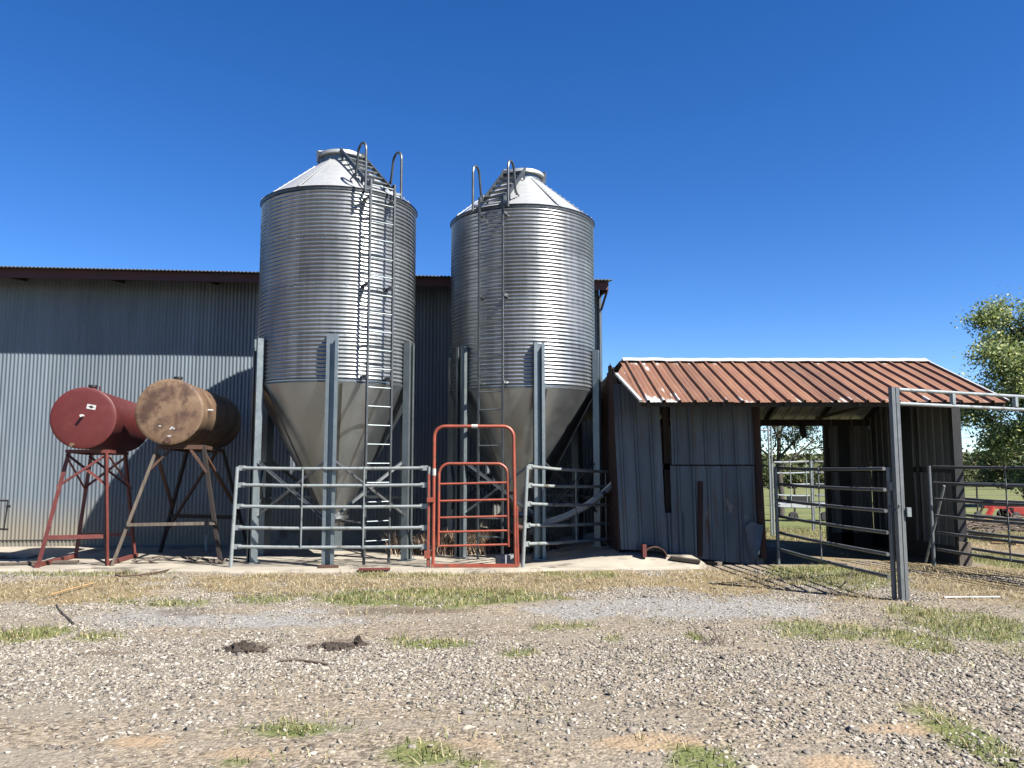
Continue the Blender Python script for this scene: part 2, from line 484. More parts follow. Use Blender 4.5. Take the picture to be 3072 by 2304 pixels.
FINE = [(700, 1860, 420, 20, .9), (420, 1850, 200, 30, .7), (2100, 1820, 380, 40, 1.), (1750, 1830, 220, 24, .8), (880, 1835, 140, 12, .8)]
def pack(patches):
    out = []
    for u, v, a, b, s in patches:
        c = G(u, v); e = G(u + a, v); t = G(u, v - b); q = G(u, v + b)
        out.append((c.x, c.y, e.x - c.x, max((t.y - q.y) / 2, .05), s))
    return out
PATCH = {k: pack(p) for k, p in (('green', GREEN), ('straw', STRAW), ('soil', SOIL), ('clay', CLAY), ('fine', FINE))}
def mask(kind, x, y):
    m = np.zeros_like(np.asarray(x, float))
    for cx, cy, a, b, s in PATCH[kind]:
        d = ((x - cx) / a) ** 2 + ((y - cy) / b) ** 2
        m = np.maximum(m, s * np.exp(-d * d * .7))
    n1 = fbm(x + 40, y + 7, 1.6, 4) - .5
    n2 = fbm(x + 90, y + 3, 7., 3) - .5
    wob = {'straw': 1.35, 'green': 1.0}.get(kind, .75)
    m = smooth(.26, .8, m + n1 * wob * (m > .02) + n2 * .7 * (m > .02))
    if kind == 'green':
        far = smooth(16.5, 18.5, y) + smooth(19, 24, y)
        m = np.maximum(m, np.clip(far * (.25 + 1.2 * fbm(x, y, .35, 3)), 0, 1) * smooth(16.2, 17.5, y))
    if kind == 'straw':
        m = np.maximum(m, smooth(15, 17.5, y) * smooth(24, 18, y) * smooth(.35, .6, fbm(x + 5, y, .8, 3)))
        m = np.maximum(m, smooth(9.4, 10.4, y) * smooth(4.9, 5.6, x) * smooth(.42, .62, fbm(x + 5, y, 1.1, 3)) * smooth(30, 20, y))
    return m

def axis(dense0, dense1, step, lo, hi):
    a = list(np.arange(dense0, dense1 + 1e-6, step))
    p = dense1; s = step
    while p < hi: s *= 1.28; p += s; a.append(p)
    p = dense0; s = step
    while p > lo: s *= 1.28; p -= s; a.insert(0, p)
    return np.array(a)
xs = axis(-10, 10, .075, -2600, 2600)
ys = axis(3.2, 19, .06, -60, 3600)
X, Y = np.meshgrid(xs, ys)
Z = gz(X, Y)
pad_in = (X > -13.5) & (X < 2.75) & (Y > 12.75) & (Y < 17.6)
Z = np.where(pad_in, np.minimum(Z, pz(X, Y) - .05), Z)
nx, ny = len(xs), len(ys)
idx = np.arange(nx * ny).reshape(ny, nx)
faces = np.stack([idx[:-1, :-1], idx[:-1, 1:], idx[1:, 1:], idx[1:, :-1]], -1).reshape(-1)

def ground_material():
    m, n, l, b = newmat('farmyard_ground')
    pos = nd(n, 'ShaderNodeNewGeometry').outputs['Position']
    def at(k):
        a = nd(n, 'ShaderNodeAttribute'); a.attribute_name = k
        return a.outputs['Fac']
    # gravel: packed small stones
    v = nd(n, 'ShaderNodeTexVoronoi'); v.inputs['Scale'].default_value = 38
    l.new(pos, v.inputs['Vector'])
    sv = nd(n, 'ShaderNodeSeparateColor'); l.new(v.outputs['Color'], sv.inputs[0])
    c = ramp(n, l, sv.outputs[0], [(0, (0.099, 0.086, 0.073)), (.3, (0.198, 0.175, 0.145)), (.7, (0.277, 0.244, 0.198)), (1, (0.370, 0.337, 0.290))])
    big = noise_node(n, l, .7, vec=pos, detail=6)
    c = mix(n, l, 1., c, ramp(n, l, big, [(.3, (.88, .84, .78)), (.7, (1.08, 1.0, .9))]), 'MULTIPLY')
    dust = noise_node(n, l, 1.5, vec=pos, detail=8, rough=.62, stretch=(.35, 1.2, 1))
    c = mix(n, l, ramp(n, l, dust, [(.46, 0.), (.62, .75)]), c, (.225, .198, .163))
    fn = ramp(n, l, sv.outputs[1], [(0, (0.158, 0.158, 0.158)), (.5, (0.244, 0.244, 0.244)), (1, (0.343, 0.343, 0.343))])
    c = mix(n, l, math_(n, l, 'MULTIPLY', at('fine'), .75), c, fn)
    c = mix(n, l, math_(n, l, 'MULTIPLY', at('clay'), .7), c, (0.34, 0.245, 0.155))
    so_ = ramp(n, l, noise_node(n, l, 30, vec=pos), [(.3, (.045, .034, .026)), (.7, (.15, .115, .085))])
    c = mix(n, l, math_(n, l, 'MULTIPLY', at('soil'), .7), c, so_)
    st = ramp(n, l, noise_node(n, l, 22, vec=pos, detail=5), [(.3, (0.145, 0.106, 0.056)), (.7, (0.290, 0.231, 0.132))])
    c = mix(n, l, at('straw'), c, st)
    gr = ramp(n, l, noise_node(n, l, .35, vec=pos, detail=9, rough=.7), [(.3, (.075, .11, .028)), (.5, (.125, .15, .042)), (.7, (.22, .20, .09))])
    c = mix(n, l, math_(n, l, 'MULTIPLY', at('green'), .85), c, gr)
    l.new(fin(n, l, c, 1.45), b.inputs['Base Color'])
    b.inputs['Roughness'].default_value = .97
    b.inputs['Specular IOR Level'].default_value = .15
    v2 = nd(n, 'ShaderNodeTexVoronoi'); v2.inputs['Scale'].default_value = 22
    l.new(pos, v2.inputs['Vector'])
    hh = math_(n, l, 'SUBTRACT', math_(n, l, 'MULTIPLY', noise_node(n, l, 45, vec=pos, detail=5), .8), math_(n, l, 'ADD', v.outputs['Distance'], v2.outputs['Distance']))
    bump(n, l, b, hh, .75, .013)
    return m
gm = ground_material()
ground = big_mesh('ground', np.stack([X, Y, Z], -1).reshape(-1, 3), faces, 4, gm, True)
tag(ground, 'pale gravel farmyard with grass patches running out to green fields', None, None, 'structure')
for k in ('green', 'straw', 'soil', 'clay', 'fine'):
    mv = mask(k, X, Y).astype(np.float32).ravel()
    ground.data.attributes.new(k, 'FLOAT', 'POINT').data.foreach_set('value', mv)

# ---- loose stones (nobody could count them)
def scatter(n, y0, y1, pad=.6):
    """points over the part of the yard in view, even per square metre"""
    out = []
    got = 0
    while got < n:
        y = np.sqrt(rng.uniform(y0 ** 2, y1 ** 2, n)); x = rng.uniform(-1, 1, n) * (y * .67 + pad)
        out.append(np.stack([x, y], -1)); got += n
    return np.concatenate(out)[:n]

def stones(name, pts, size, mat, label):
    n = len(pts)
    cube = np.array([(a, b, c) for c in (-1, 1) for b in (-1, 1) for a in (-1, 1)], float) * .5
    f = np.array([(0, 2, 3, 1), (4, 5, 7, 6), (0, 1, 5, 4), (2, 6, 7, 3), (0, 4, 6, 2), (1, 3, 7, 5)])
    v = cube[None] + rng.uniform(-.26, .26, (n, 8, 3))
    v[:, 4:, :2] *= rng.uniform(.3, .9, (n, 1, 1))
    v *= (size[:, None] * rng.uniform(.6, 1.3, (n, 3)) * np.array([1.35, .95, .46]))[:, None, :]
    a = rng.uniform(0, 2 * np.pi, n); ca, sa = np.cos(a), np.sin(a)
    tl = rng.normal(0, .25, n)
    v[..., 2] += v[..., 0] * tl[:, None]
    x = v[..., 0] * ca[:, None] - v[..., 1] * sa[:, None]
    y = v[..., 0] * sa[:, None] + v[..., 1] * ca[:, None]
    z = v[..., 2] + size[:, None] * .10
    v = np.stack([x + pts[:, 0:1], y + pts[:, 1:2], z + gz(pts[:, 0], pts[:, 1])[:, None]], -1)
    ff = (f[None] + (np.arange(n) * 8)[:, None, None]).reshape(-1)
    o = big_mesh(name, v.reshape(-1, 3), ff, 4, mat)
    return tag(o, label, None, None, 'stuff')
p = scatter(280000, 3.4, 12.6)
dens = .10 + .9 * smooth(.36, .66, .55 * fbm(p[:, 0] * .35, p[:, 1] * 1.25, .6, 4) + .45 * fbm(p[:, 0] + 31, p[:, 1], 1.9, 3))
for k, w_ in (('green', .6), ('straw', .85), ('clay', .92), ('soil', .7)):
    dens = dens * (1 - w_ * mask(k, p[:, 0], p[:, 1]))
keep = rng.random(len(p)) < dens
p = p[keep]
sz = .0075 + .018 * rng.random(len(p)) ** 2.6
coarse = smooth(8.5, 5.5, p[:, 1])
sz = sz * (1 + .4 * coarse * (rng.random(len(p)) < .35))
sz = np.where(rng.random(len(p)) < .006, sz * 1.9, sz)
stones('gravel', p, sz, 'stone', 'loose crushed pale stone scattered over the farmyard')

# ---- grass blades
def blades(name, pts, hgt, lean, wid, mat, label):
    n = len(pts)
    a = rng.uniform(0, 2 * np.pi, n)
    dx, dy = np.cos(a), np.sin(a)
    b0 = np.stack([pts[:, 0], pts[:, 1], gz(pts[:, 0], pts[:, 1])], -1)
    if pts.shape[1] > 2: b0[:, 2] = pts[:, 2]
    wv = np.stack([-dy, dx, np.zeros(n)], -1) * (wid * rng.uniform(.6, 1.3, n))[:, None]
    ln = lean * rng.uniform(.3, 1.4, n)
    mid = b0 + np.stack([dx * ln * hgt * .35, dy * ln * hgt * .35, hgt * .6], -1)
    tip = b0 + np.stack([dx * ln * hgt, dy * ln * hgt, hgt * (1.05 - .3 * np.clip(ln, 0, 1.5))], -1)
    v = np.stack([b0 - wv, b0 + wv, mid + wv * .7, mid - wv * .7, tip], 1)
    base = (np.arange(n) * 5)[:, None]
    f = np.concatenate([base + np.array([[0, 1, 2]]), base + np.array([[0, 2, 3]]), base + np.array([[3, 2, 4]])], 1).reshape(-1)
    o = big_mesh(name, v.reshape(-1, 3), f, 3, mat)
    return tag(o, label, None, None, 'stuff')
p = scatter(420000, 3.6, 21, 1.0)
inpad = (p[:, 0] < 2.9) & (p[:, 1] > 12.32 + .2 * (fbm(p[:, 0], p[:, 1], 2.) - .5)) & (p[:, 1] < 18)
inshed = (p[:, 0] > 1.7) & (p[:, 0] < 7.35) & (p[:, 1] > 13.1) & (p[:, 1] < 16.6)
ok = ~inpad & ~inshed
g = mask('green', p[:, 0], p[:, 1]); sgm = mask('straw', p[:, 0], p[:, 1])
r1 = rng.random(len(p))
clump = smooth(.3, .7, fbm(p[:, 0], p[:, 1], 9., 2))
sparse = smooth(.52, .75, fbm(p[:, 0] + 60, p[:, 1] * 1.5, .8, 4)) * .10
pg = p[ok & (r1 < np.maximum(g * (.2 + .8 * clump), sparse * clump))]
blades('green_grass', pg, (.028 + .05 * rng.random(len(pg))) * (.7 + .6 * fbm(pg[:, 0], pg[:, 1], 3.)), .9, .0035, 'green', 'short green grass growing in patches of the yard')
r2 = rng.random(len(p))
p2 = p[ok & (r2 < np.maximum(sgm * (.3 + .7 * clump) * .95 * (.25 + .9 * smooth(.35, .62, fbm(p[:, 0] + 11, p[:, 1] * 1.6, 1.1, 4))), np.maximum(sparse * 1.1, g * .25) * clump))]
blades('dry_grass', p2, (.015 + .065 * rng.random(len(p2)) ** 1.8) * (.6 + .8 * fbm(p2[:, 0], p2[:, 1], 2.2)), 2.6, .0035, 'straw', 'dry straw coloured grass along the pad and yard edge')

p3 = p[ok & (r2 > .985) & (np.maximum(sgm, g) > .3)]
blades('weed_stems', p3, .07 + .12 * rng.random(len(p3)) ** 2, .7, .003, 'straw', 'scattered taller dead stems standing in the dry strip')

# ------------------------------------------------------------------ concrete pad
def make_pad():
    m = MB()
    xs_ = np.arange(-14.0, 3.01, .16)
    yb = 17.7
    rows = 34
    def edge(x):
        e = 12.32 + .035 * math.sin(x * 2.1) + .12 * (float(fbm(x, 3.3, 1.3)) - .5) + .10 * (float(fbm(x, 9.3, 6.)) - .5)
        if x > -.5: e += .16 * (x + .5)
        if x < -4.4: e += .10 + .2 * (float(fbm(x, 7.3, 1.1)) - .5)
        return e
    vs = []; fs = []
    for x in xs_:
        e = edge(x)
        vs.append((x, e - .02, -.12))
        for j in range(rows):
            t = (j / (rows - 1)) ** 1.5
            y = e + (yb - e) * t
            if x > 2.5: y = min(y, 14.6 + 0 * y) if j < rows - 1 else 14.6
            vs.append((x + (.12 * math.sin(y * 5) if x > 2.9 else 0), y, float(pz(x, y)) - (.02 if j == 0 else 0)))
    k = rows + 1
    for i in range(len(xs_) - 1):
        for j in range(rows):
            a = i * k + j
            fs.append((a, a + k, a + k + 1, a + 1))
    a = (len(xs_) - 1) * k
    n0 = len(vs)
    for j in range(1, rows + 1): vs.append((vs[a + j][0] + .05, vs[a + j][1], -.12))
    for j in range(1, rows): fs.append((a + j, n0 + j - 1, n0 + j, a + j + 1))
    m.add(vs, fs)
    o = m.build('concrete_pad', 'concrete', None, 50)
    tag(o, 'weathered concrete pad under the bins and tanks', None, None, 'structure')
make_pad()

# ------------------------------------------------------------------ barn
BETA = R(5.3)
BU = Vector((math.cos(BETA), math.sin(BETA), 0)); BN = Vector((-math.sin(BETA), math.cos(BETA), 0))
B0 = Vector((-10, 16.52, 0))
def barn():
    S0, S1 = -5.0, 12.0
    root = thing('barn', 'long barn clad in grey corrugated metal with dark red eave board', 'barn', B0 + BU * 3)
    W = lambda s, n, z: B0 + BU * s + BN * n + Vector((0, 0, z))
    def sheet(m, s0, s1, z0, z1, n0, amp=.009, pitch=.0762, fl=None):
        cnt = int((s1 - s0) / pitch * 6)
        ss = [s0 + (s1 - s0) * i / cnt for i in range(cnt + 1)]
        zz = [z0, z1]
        vs = []
        for z in zz:
            for s in ss:
                vs.append(W(s, n0 + amp * math.sin(2 * math.pi * s / pitch) + .004 * math.sin(s * 1.7), z))
        k = len(ss)
        m.add(vs, [(i, i + 1, i + 1 + k, i + k) for i in range(k - 1)])
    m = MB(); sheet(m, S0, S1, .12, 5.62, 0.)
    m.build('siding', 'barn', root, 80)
    m = MB()
    m.bar(W(S1, .05, 0), W(S1, 9, 0), .01, .01)
    vs = [W(S1 - .02, 0.03, -.2), W(S1 - .02, 10, -.2), W(S1 - .02, 10, 5.4), W(S1 - .02, 5, 6.3), W(S1 - .02, 0.03, 5.4)]
    m.add(vs, [(0, 1, 2, 3, 4)]); m.build('end_wall', 'barn', root)
    m = MB(); sheet(m, S0, S1, -.15, .14, .03, .006)
    m.build('base_skirt', 'barn', root, 80)
    # foundation kerb along the wall behind the bins
    m = MB(); m.bar(W(4.6, -.16, .10), W(11.6, -.16, .10), .26, .44); m.build('foundation_kerb', 'concrete', root)
    # corner board at the right hand end
    m = MB(); m.bar(W(S1 + .02, -.02, -.1), W(S1 + .02, -.02, 5.4), .17, .05, up=(1, 0, 0)); m.build('corner_board', 'galv_leg', root)
    # eave fascia
    OV = .80
    m = MB(); m.bar(W(S0, -OV, 5.455), W(S1 + .04, -OV, 5.455), .04, .18); m.build('fascia', 'fascia', root)
    m = MB(); m.bar(W(S1 + .03, -OV + .02, 5.44), W(S1 + .03, 0, 5.50), .04, .2); m.bar(W(S1 + .03, -OV + .1, 5.35), W(S1 + .03, -.1, 5.08), .035, .05)
    m.build('rake_board', 'fascia', root)
    # corrugated roof: thin sheet with a wavy edge
    pitch = .0762; m = MB()
    cnt = int((S1 + .1 - S0) / pitch * 6)
    vs = []
    for (n_, z_) in ((-OV - .17, 5.555), (4.9, 6.35), (10.4, 5.5)):
        for i in range(cnt + 1):
            s = S0 + (S1 + .1 - S0) * i / cnt
            vs.append(W(s, n_, z_ + .010 * math.sin(2 * math.pi * s / pitch)))
    k = cnt + 1
    fs = [(j * k + i, j * k + i + 1, (j + 1) * k + i + 1, (j + 1) * k + i) for j in range(2) for i in range(cnt)]
    # lower skin gives the sheet its edge
    vs2 = [v + Vector((0, 0, -.012)) for v in vs]
    n0 = len(vs)
    fs += [tuple(n0 + q for q in reversed(f)) for f in fs]
    fs += [(i + 1, i, n0 + i, n0 + i + 1) for i in range(cnt)]
    m.add(vs + vs2, fs); m.build('roof', 'pipe_dark', root, 80)
    # rafter tails under the eave
    for i in range(9):
        s = S0 + .9 + i * 1.95
        m = MB(); m.bar(W(s, -OV + .03, 5.43), W(s, .0, 5.53), .05, .12); m.build('rafter_tail', 'dark_wood', root)
barn()

# ------------------------------------------------------------------ grain bins
def bin_(cx, cy, zb, leg0, lad, label, decal):
    root = thing('grain_bin', label, 'grain bin', (cx, cy, zb), 'galvanised hopper bins beside the barn')
    C = Vector((cx, cy, 0))
    RB, ZB, ZT = 1.37, 2.98, 6.23
    def pol(r, phi, z):                       # phi in degrees, 0 = towards the camera side, + = right
        return C + Vector((r * math.sin(R(phi)), -r * math.cos(R(phi)), z))
    # corrugated body
    prof = []
    N = 48
    for i in range(N * 8 + 1):
        z = ZB + (ZT - ZB) * i / (N * 8)
        k = int(i / (12 * 8 + .001))
        prof.append((RB + .0105 * math.cos(2 * math.pi * i / 8) + .0015 * (k % 2), z))
    m = MB(); m.lathe(prof, 144, C)
    for zr in (1, 2, 3, 4, .02):
        for q in range(48):
            c = pol(RB + .010, q * 7.5 + 3, ZB + .813 * zr - .03)
            m.box(c, (.014, .014, .014), R(q * 7.5 + 3))
    body = m.build('bin_wall', 'bin', root, 60)
    # eave ring
    m = MB(); m.lathe([(RB + .004, ZT - .045), (RB + .014, ZT - .04), (RB + .022, ZT + .008), (RB + .0, ZT + .02)], 144, C); m.build('eave_ring', 'ladder', root, 50)
    # roof cone with folded seams
    rt, zt = .37, 7.10
    m = MB(); m.lathe([(RB + .035, ZT + .013), (RB - .1, ZT + .013 + .083), (rt, zt)], 96, C)
    for q in range(8):
        ph = q * 45 + leg0 + 18
        a, b = pol(RB + .03, ph, ZT + .022), pol(rt, ph, zt + .008)
        m.bar(a, b, .05, .012)
        for j in range(12):
            m.box(a.lerp(b, (j + .5) / 12) + Vector((0, 0, .012)), (.02, .02, .02))
    roof = m.build('roof', 'bin_roof', root, 40)
    m = MB(); m.lathe([(rt + .01, zt - .01), (rt + .01, zt + .09), (rt - .02, zt + .09)], 48, C); m.build('collar', 'galv_leg', roof, 40)
    m = MB(); m.lathe([(rt - .03, zt + .095), (rt + .06, zt + .095), (rt + .07, zt + .11), (rt + .06, zt + .165), (rt - .05, zt + .21), (.05, zt + .235)], 48, C, False, True); m.build('lid', 'bin_roof', roof, 40)
    for ph in (leg0 - 65, leg0 + 65, leg0 + 180):
        m = MB(); m.bar(pol(rt + .075, ph, zt - .02), pol(rt + .085, ph, zt + .19), .05, .03); m.bar(pol(rt + .09, ph, zt + .185), pol(rt - .03, ph, zt + .21), .05, .02); m.build('lid_clamp', 'galv', roof)
    # hopper
    ph0 = leg0 + 18
    m = MB(); m.lathe([(RB + .012, ZB + .03), (RB + .012, ZB - .02), (.23, .80), (.22, .74)], 96, C)
    hop = m.build('hopper', 'hopper', root, 40)
    for q in range(6):
        ph = ph0 + q * 60 - 12
        m = MB(); m.bar(pol(RB + .012, ph, ZB - .03), pol(.235, ph, .82), .045, .012, up=pol(1, ph, 0) - C)
        m.build('seam', 'galv', hop)
    m = MB(); m.lathe([(RB + .016, ZB + .012), (RB + .018, ZB - .012), (RB + .005, ZB - .02)], 96, C); m.build('hopper_flange', 'ladder', hop, 40)
    m = MB(); m.lathe([(.25, .76), (.26, .70), (.2, .66), (.17, .48)], 24, C, False, True); m.build('boot', 'galv', root, 40)
    m = MB(); m.tube([pol(.16, 30, .69), pol(.62, 60, .64)], .014, 8); m.build('slide_handle', 'galv', root)
    # legs: lipped channels, open side outwards
    Wd, Dp, lip, th = .095, .115, .055, .008
    rin = RB + .022
    for q in range(6):
        ph = leg0 + q * 60
        nrm = pol(1, ph, 0) - C; tn = Vector((nrm.y * -1, nrm.x, 0)) * 1.0
        z0 = base_z(*(pol(rin + .05, ph, 0))[:2])
        prof = [(-Wd + lip, Dp), (-Wd, Dp), (-Wd, 0), (Wd, 0), (Wd, Dp), (Wd - lip, Dp), (Wd - lip, Dp - th), (Wd - th, Dp - th), (Wd - th, th), (-Wd + th, th), (-Wd + th, Dp - th), (-Wd + lip, Dp - th)]
        m = MB(); b0 = C + nrm * rin
        m.prism(Vector((b0.x, b0.y, z0)), Vector((b0.x, b0.y, 3.74)), tn, nrm, prof)
        leg = m.build('leg', 'galv_leg', root, 30)
        m = MB(); m.box(pol(rin + .06, ph, z0 + .012), (.27, .2, .02), R(ph)); m.build('foot_plate', 'galv_leg', leg)
    # cross bracing between neighbouring legs
    rb = rin + .04
    for q in range(6):
        a0, a1 = leg0 + q * 60, leg0 + (q + 1) * 60
        for (za, zc, off) in ((.72, 1.72, 0.), (1.72, .72, .03)):
            A, B = pol(rb + off, a0, za), pol(rb + off, a1, zc)
            d = (B - A).normalized(); out = (pol(1, (a0 + a1) / 2, 0) - C)
            m = MB(); m.angle(A + d * .07, B - d * .07, .045, .006, (0, 0, 1)); m.build('brace', 'galv', root, 20)
        if q in (1, 2, 3, 4):
            m = MB(); m.bar(pol(rb - .05, a0, 1.03), pol(rb - .05, a1, 1.03), .04, .05); m.build('strut', 'galv_leg', root)
    # ladder
    nrm = pol(1, lad, 0) - C; tn = Vector((-nrm.y, nrm.x, 0))
    hw, rl = .225, 1.56
    lz0 = base_z(*(pol(rl, lad, 0))[:2]) + .02
    m = MB()
    for s in (-1, 1):
        b0 = C + nrm * rl + tn * (hw * s)
        m.bar(b0 + Vector((0, 0, lz0)), b0 + Vector((0, 0, 6.36)), .03, .045, up=nrm)
    ladder = m.build('ladder', 'ladder', root)
    z = .42
    while z < 6.3:
        m = MB(); c = C + nrm * rl + Vector((0, 0, z))
        m.tube([c - tn * hw, c + tn * hw], .011, 8); m.build('rung', 'galv_leg', ladder)
        z += .308
    for zz in (3.05, 4.58, 6.05):
        for s in (-1, 1):
            m = MB(); c = C + tn * (hw * s) + Vector((0, 0, zz))
            m.bar(c + nrm * (RB - .02), c + nrm * (rl + .01), .05, .05); m.build('standoff', 'galv', ladder)
    # roof ladder from eave to lid
    sl_ = (zt - ZT) / (RB - rt)
    m = MB()
    def rp(r, s, up): return C + nrm * r + tn * (hw * .95 * s) + Vector((0, 0, ZT + (RB - r) * sl_ + up))
    for s in (-1, 1):
        m.bar(rp(RB + .10, s, .16), rp(rt + .02, s, .16), .03, .07, up=(0, 0, 1))
        m.bar(C + nrm * rl + tn * (hw * s) + Vector((0, 0, 6.34)), rp(RB + .10, s, .16), .03, .06)
        m.bar(rp(rt + .1, s, .14), rp(rt + .1, s, -.01), .04, .01)
        m.bar(rp(RB - .15, s, .14), rp(RB - .15, s, -.01), .04, .01)
    rl_ = m.build('roof_ladder', 'ladder', root)
    for k in range(6):
        r = RB - .05 - k * .17
        m = MB(); m.bar(rp(r, -1, .15), rp(r, 1, .15), .09, .018, up=(0, 0, 1)); m.build('step', 'ladder', rl_)
    # grab hoops
    for s in (-1, 1):
        off = tn * (hw * s * 1.5)
        pts = []
        r_out, r_in, ztop = rl + .03, rl - .26, 6.99
        pts.append(C + nrm * r_out + off + Vector((0, 0, 6.12)))
        pts.append(C + nrm * r_out + off + Vector((0, 0, ztop - .18)))
        for k in range(9):
            a = math.pi * k / 8
            pts.append(C + nrm * ((r_out + r_in) / 2 + (r_out - r_in) / 2 * math.cos(a)) + off + Vector((0, 0, ztop - .16 + .16 * math.sin(a))))
        pts.append(C + nrm * (r_in - .06) + off + Vector((0, 0, ztop - .45)))
        foot = rp(RB - .22, s * 1.55, .06)
        pts.append(foot)
        m = MB(); m.tube(pts, .022, 8)
        hp = m.build('grab_hoop', 'ladder', root)
        m = MB()
        top = pts[-2].lerp(foot, .1)
        q0, q1, q2 = top, foot - nrm * .20, foot + nrm * .14
        th_ = tn * .006
        m.add([q0 - th_, q1 - th_, q2 - th_, q0 + th_, q1 + th_, q2 + th_], [(0, 1, 2), (5, 4, 3), (0, 3, 4, 1), (1, 4, 5, 2), (2, 5, 3, 0)])
        m.build('gusset', 'ladder', hp)
        m = MB(); m.bar(C + nrm * rl + tn * (hw * s) + Vector((0, 0, 6.2)), pts[0] + Vector((0, 0, .08)), .03, .04); m.build('hoop_bracket', 'galv', hp)
    if decal:
        m = MB()
        def stroke(ph_a, za, ph_b, zb_, wz):
            n_ = 6; vs = []
            for i in range(n_ + 1):
                t = i / n_; ph = ph_a + (ph_b - ph_a) * t; z = za + (zb_ - za) * t
                vs += [pol(RB + .011, ph, z - wz / 2), pol(RB + .011, ph, z + wz / 2)]
            m.add(vs, [(2 * i, 2 * i + 2, 2 * i + 3, 2 * i + 1) for i in range(n_)])
        for zc in (5.80, 5.67, 5.54, 5.42):
            stroke(-92, zc - .03, -66, zc + .04, .05)
        stroke(-90, 5.45, -70, 5.82, .04)
        m.build('emblem', 'white', root)
    return root
c1 = P(1004, 1400, 14.25); c2 = P(1568, 1400, 15.18)
bin_(c1.x, c1.y, 0, 9.5, 38.5, 'larger looking left grain bin whose ladder stands on its right side', True)
bin_(c2.x, c2.y, 0, 10.5, -21.5, 'right grain bin nearer the rusty roofed shed with ladder on its left', False)

# auger tube from the right bin to the shed
m = MB()
pts = [Vector((.30, 14.95, .36))] + [P(1640, 1568, 14.1), P(1700, 1548, 14.1), P(1755, 1520, 14.15), P(1800, 1488, 14.2), P(1835, 1455, 14.3), P(1875, 1425, 14.4)]
m.tube(pts, .06, 14)
root = thing('auger_tube', 'curved pale feed tube rising from the right bin to the shed', 'feed tube', (pts[1].x, pts[1].y, .0))
m.build('tube', 'pvc', root, 40)
m = MB(); m.tube([pts[4].lerp(pts[5], .1), pts[4].lerp(pts[5], .35)], .067, 14); m.build('band', 'galv', root, 40)
m = MB(); m.box((.28, 14.95, .28), (.42, .36, .3), .2); m.build('intake_box', 'rust', root)

# ------------------------------------------------------------------ pipe panels and gates
def panel(name, label, cat, p0, p1, zs0, zs1, stays, mat='pipe', rr=.027, pr=.03, lean0=0., group=None, zfun=base_z, post1=True, lugs=True, top=.02, postmat=None, front=-1, post0=True):
    p0, p1 = Vector((*p0, 0)), Vector((*p1, 0))
    d = (p1 - p0).normalized(); nv = Vector((d.y, -d.x, 0)) * -front
    za, zb_ = zfun(p0.x, p0.y), zfun(p1.x, p1.y)
    root = thing(name, label, cat, (p0.x, p0.y, za), group)
    pm = postmat or mat
    if post0:
        m = MB(); m.tube([(p0.x - d.x * lean0, p0.y, za), (p0.x, p0.y, zs0[0] + top)], pr, 10); m.build('post', pm, root, 40)
    if post1:
        m = MB(); m.tube([(p1.x, p1.y, zb_), (p1.x, p1.y, zs1[0] + top)], pr, 10); m.build('post', pm, root, 40)
    for a, b in zip(zs0, zs1):
        t = (a - zs0[-1]) / max(.01, zs0[0])
        A = p0 + Vector((-d.x * lean0 * (1 - a / zs0[0]), 0, a)); B = p1 + Vector((0, 0, b))
        m = MB()
        sag = Vector((0, 0, -.012))
        m.tube([A + d * .10, A.lerp(B, .3) + sag, A.lerp(B, .7) + sag * .8, B - d * .10], rr, 10)
        if lugs:
            for E, q in ((A, d), (B, -d)):
                m.bar(E + q * .02, E + q * .14, .014, rr * 2.9)
        m.build('rail', mat, root, 40)
    for t in stays:
        A = p0.lerp(p1, t); ztop = zs0[0] + (zs1[0] - zs0[0]) * t; zbt = zs0[-1] + (zs1[-1] - zs0[-1]) * t
        if isinstance(mat, str):
            m = MB(); o = nv * (rr + .008)
            m.bar(A + o + Vector((0, 0, ztop + .02)), A + o + Vector((0, 0, zbt - .03)), .02, .012, up=nv); m.build('stay', mat, root)
    return root

a = P(712, 1400, 12.75); b = P(1288, 1400, 12.75)
zs = [P(1000, v, 12.75).z for v in (1404, 1455, 1519, 1583, 1640)]
panel('livestock_panel', 'five bar grey pipe panel standing before the left grain bin', 'fence panel', (a.x, a.y), (b.x, b.y), zs, zs, (.345, .665), lean0=.05, group='pipe panels of the pen')
a = P(1582, 1400, 12.75)
zl = [P(1582, v, 12.75).z for v in (1400, 1456, 1512, 1577, 1633)]
zr = [P(1846, v, 14.7).z for v in (1416, 1459, 1514, 1569, 1615)]
b = P(1844, 1400, 14.7)
panel('livestock_panel', 'bent five bar grey pipe panel between red gate and shed wall', 'fence panel', (a.x, a.y), (b.x, b.y), zl, zr, (.50, .86), lean0=.115, group='pipe panels of the pen', postmat='pipe')

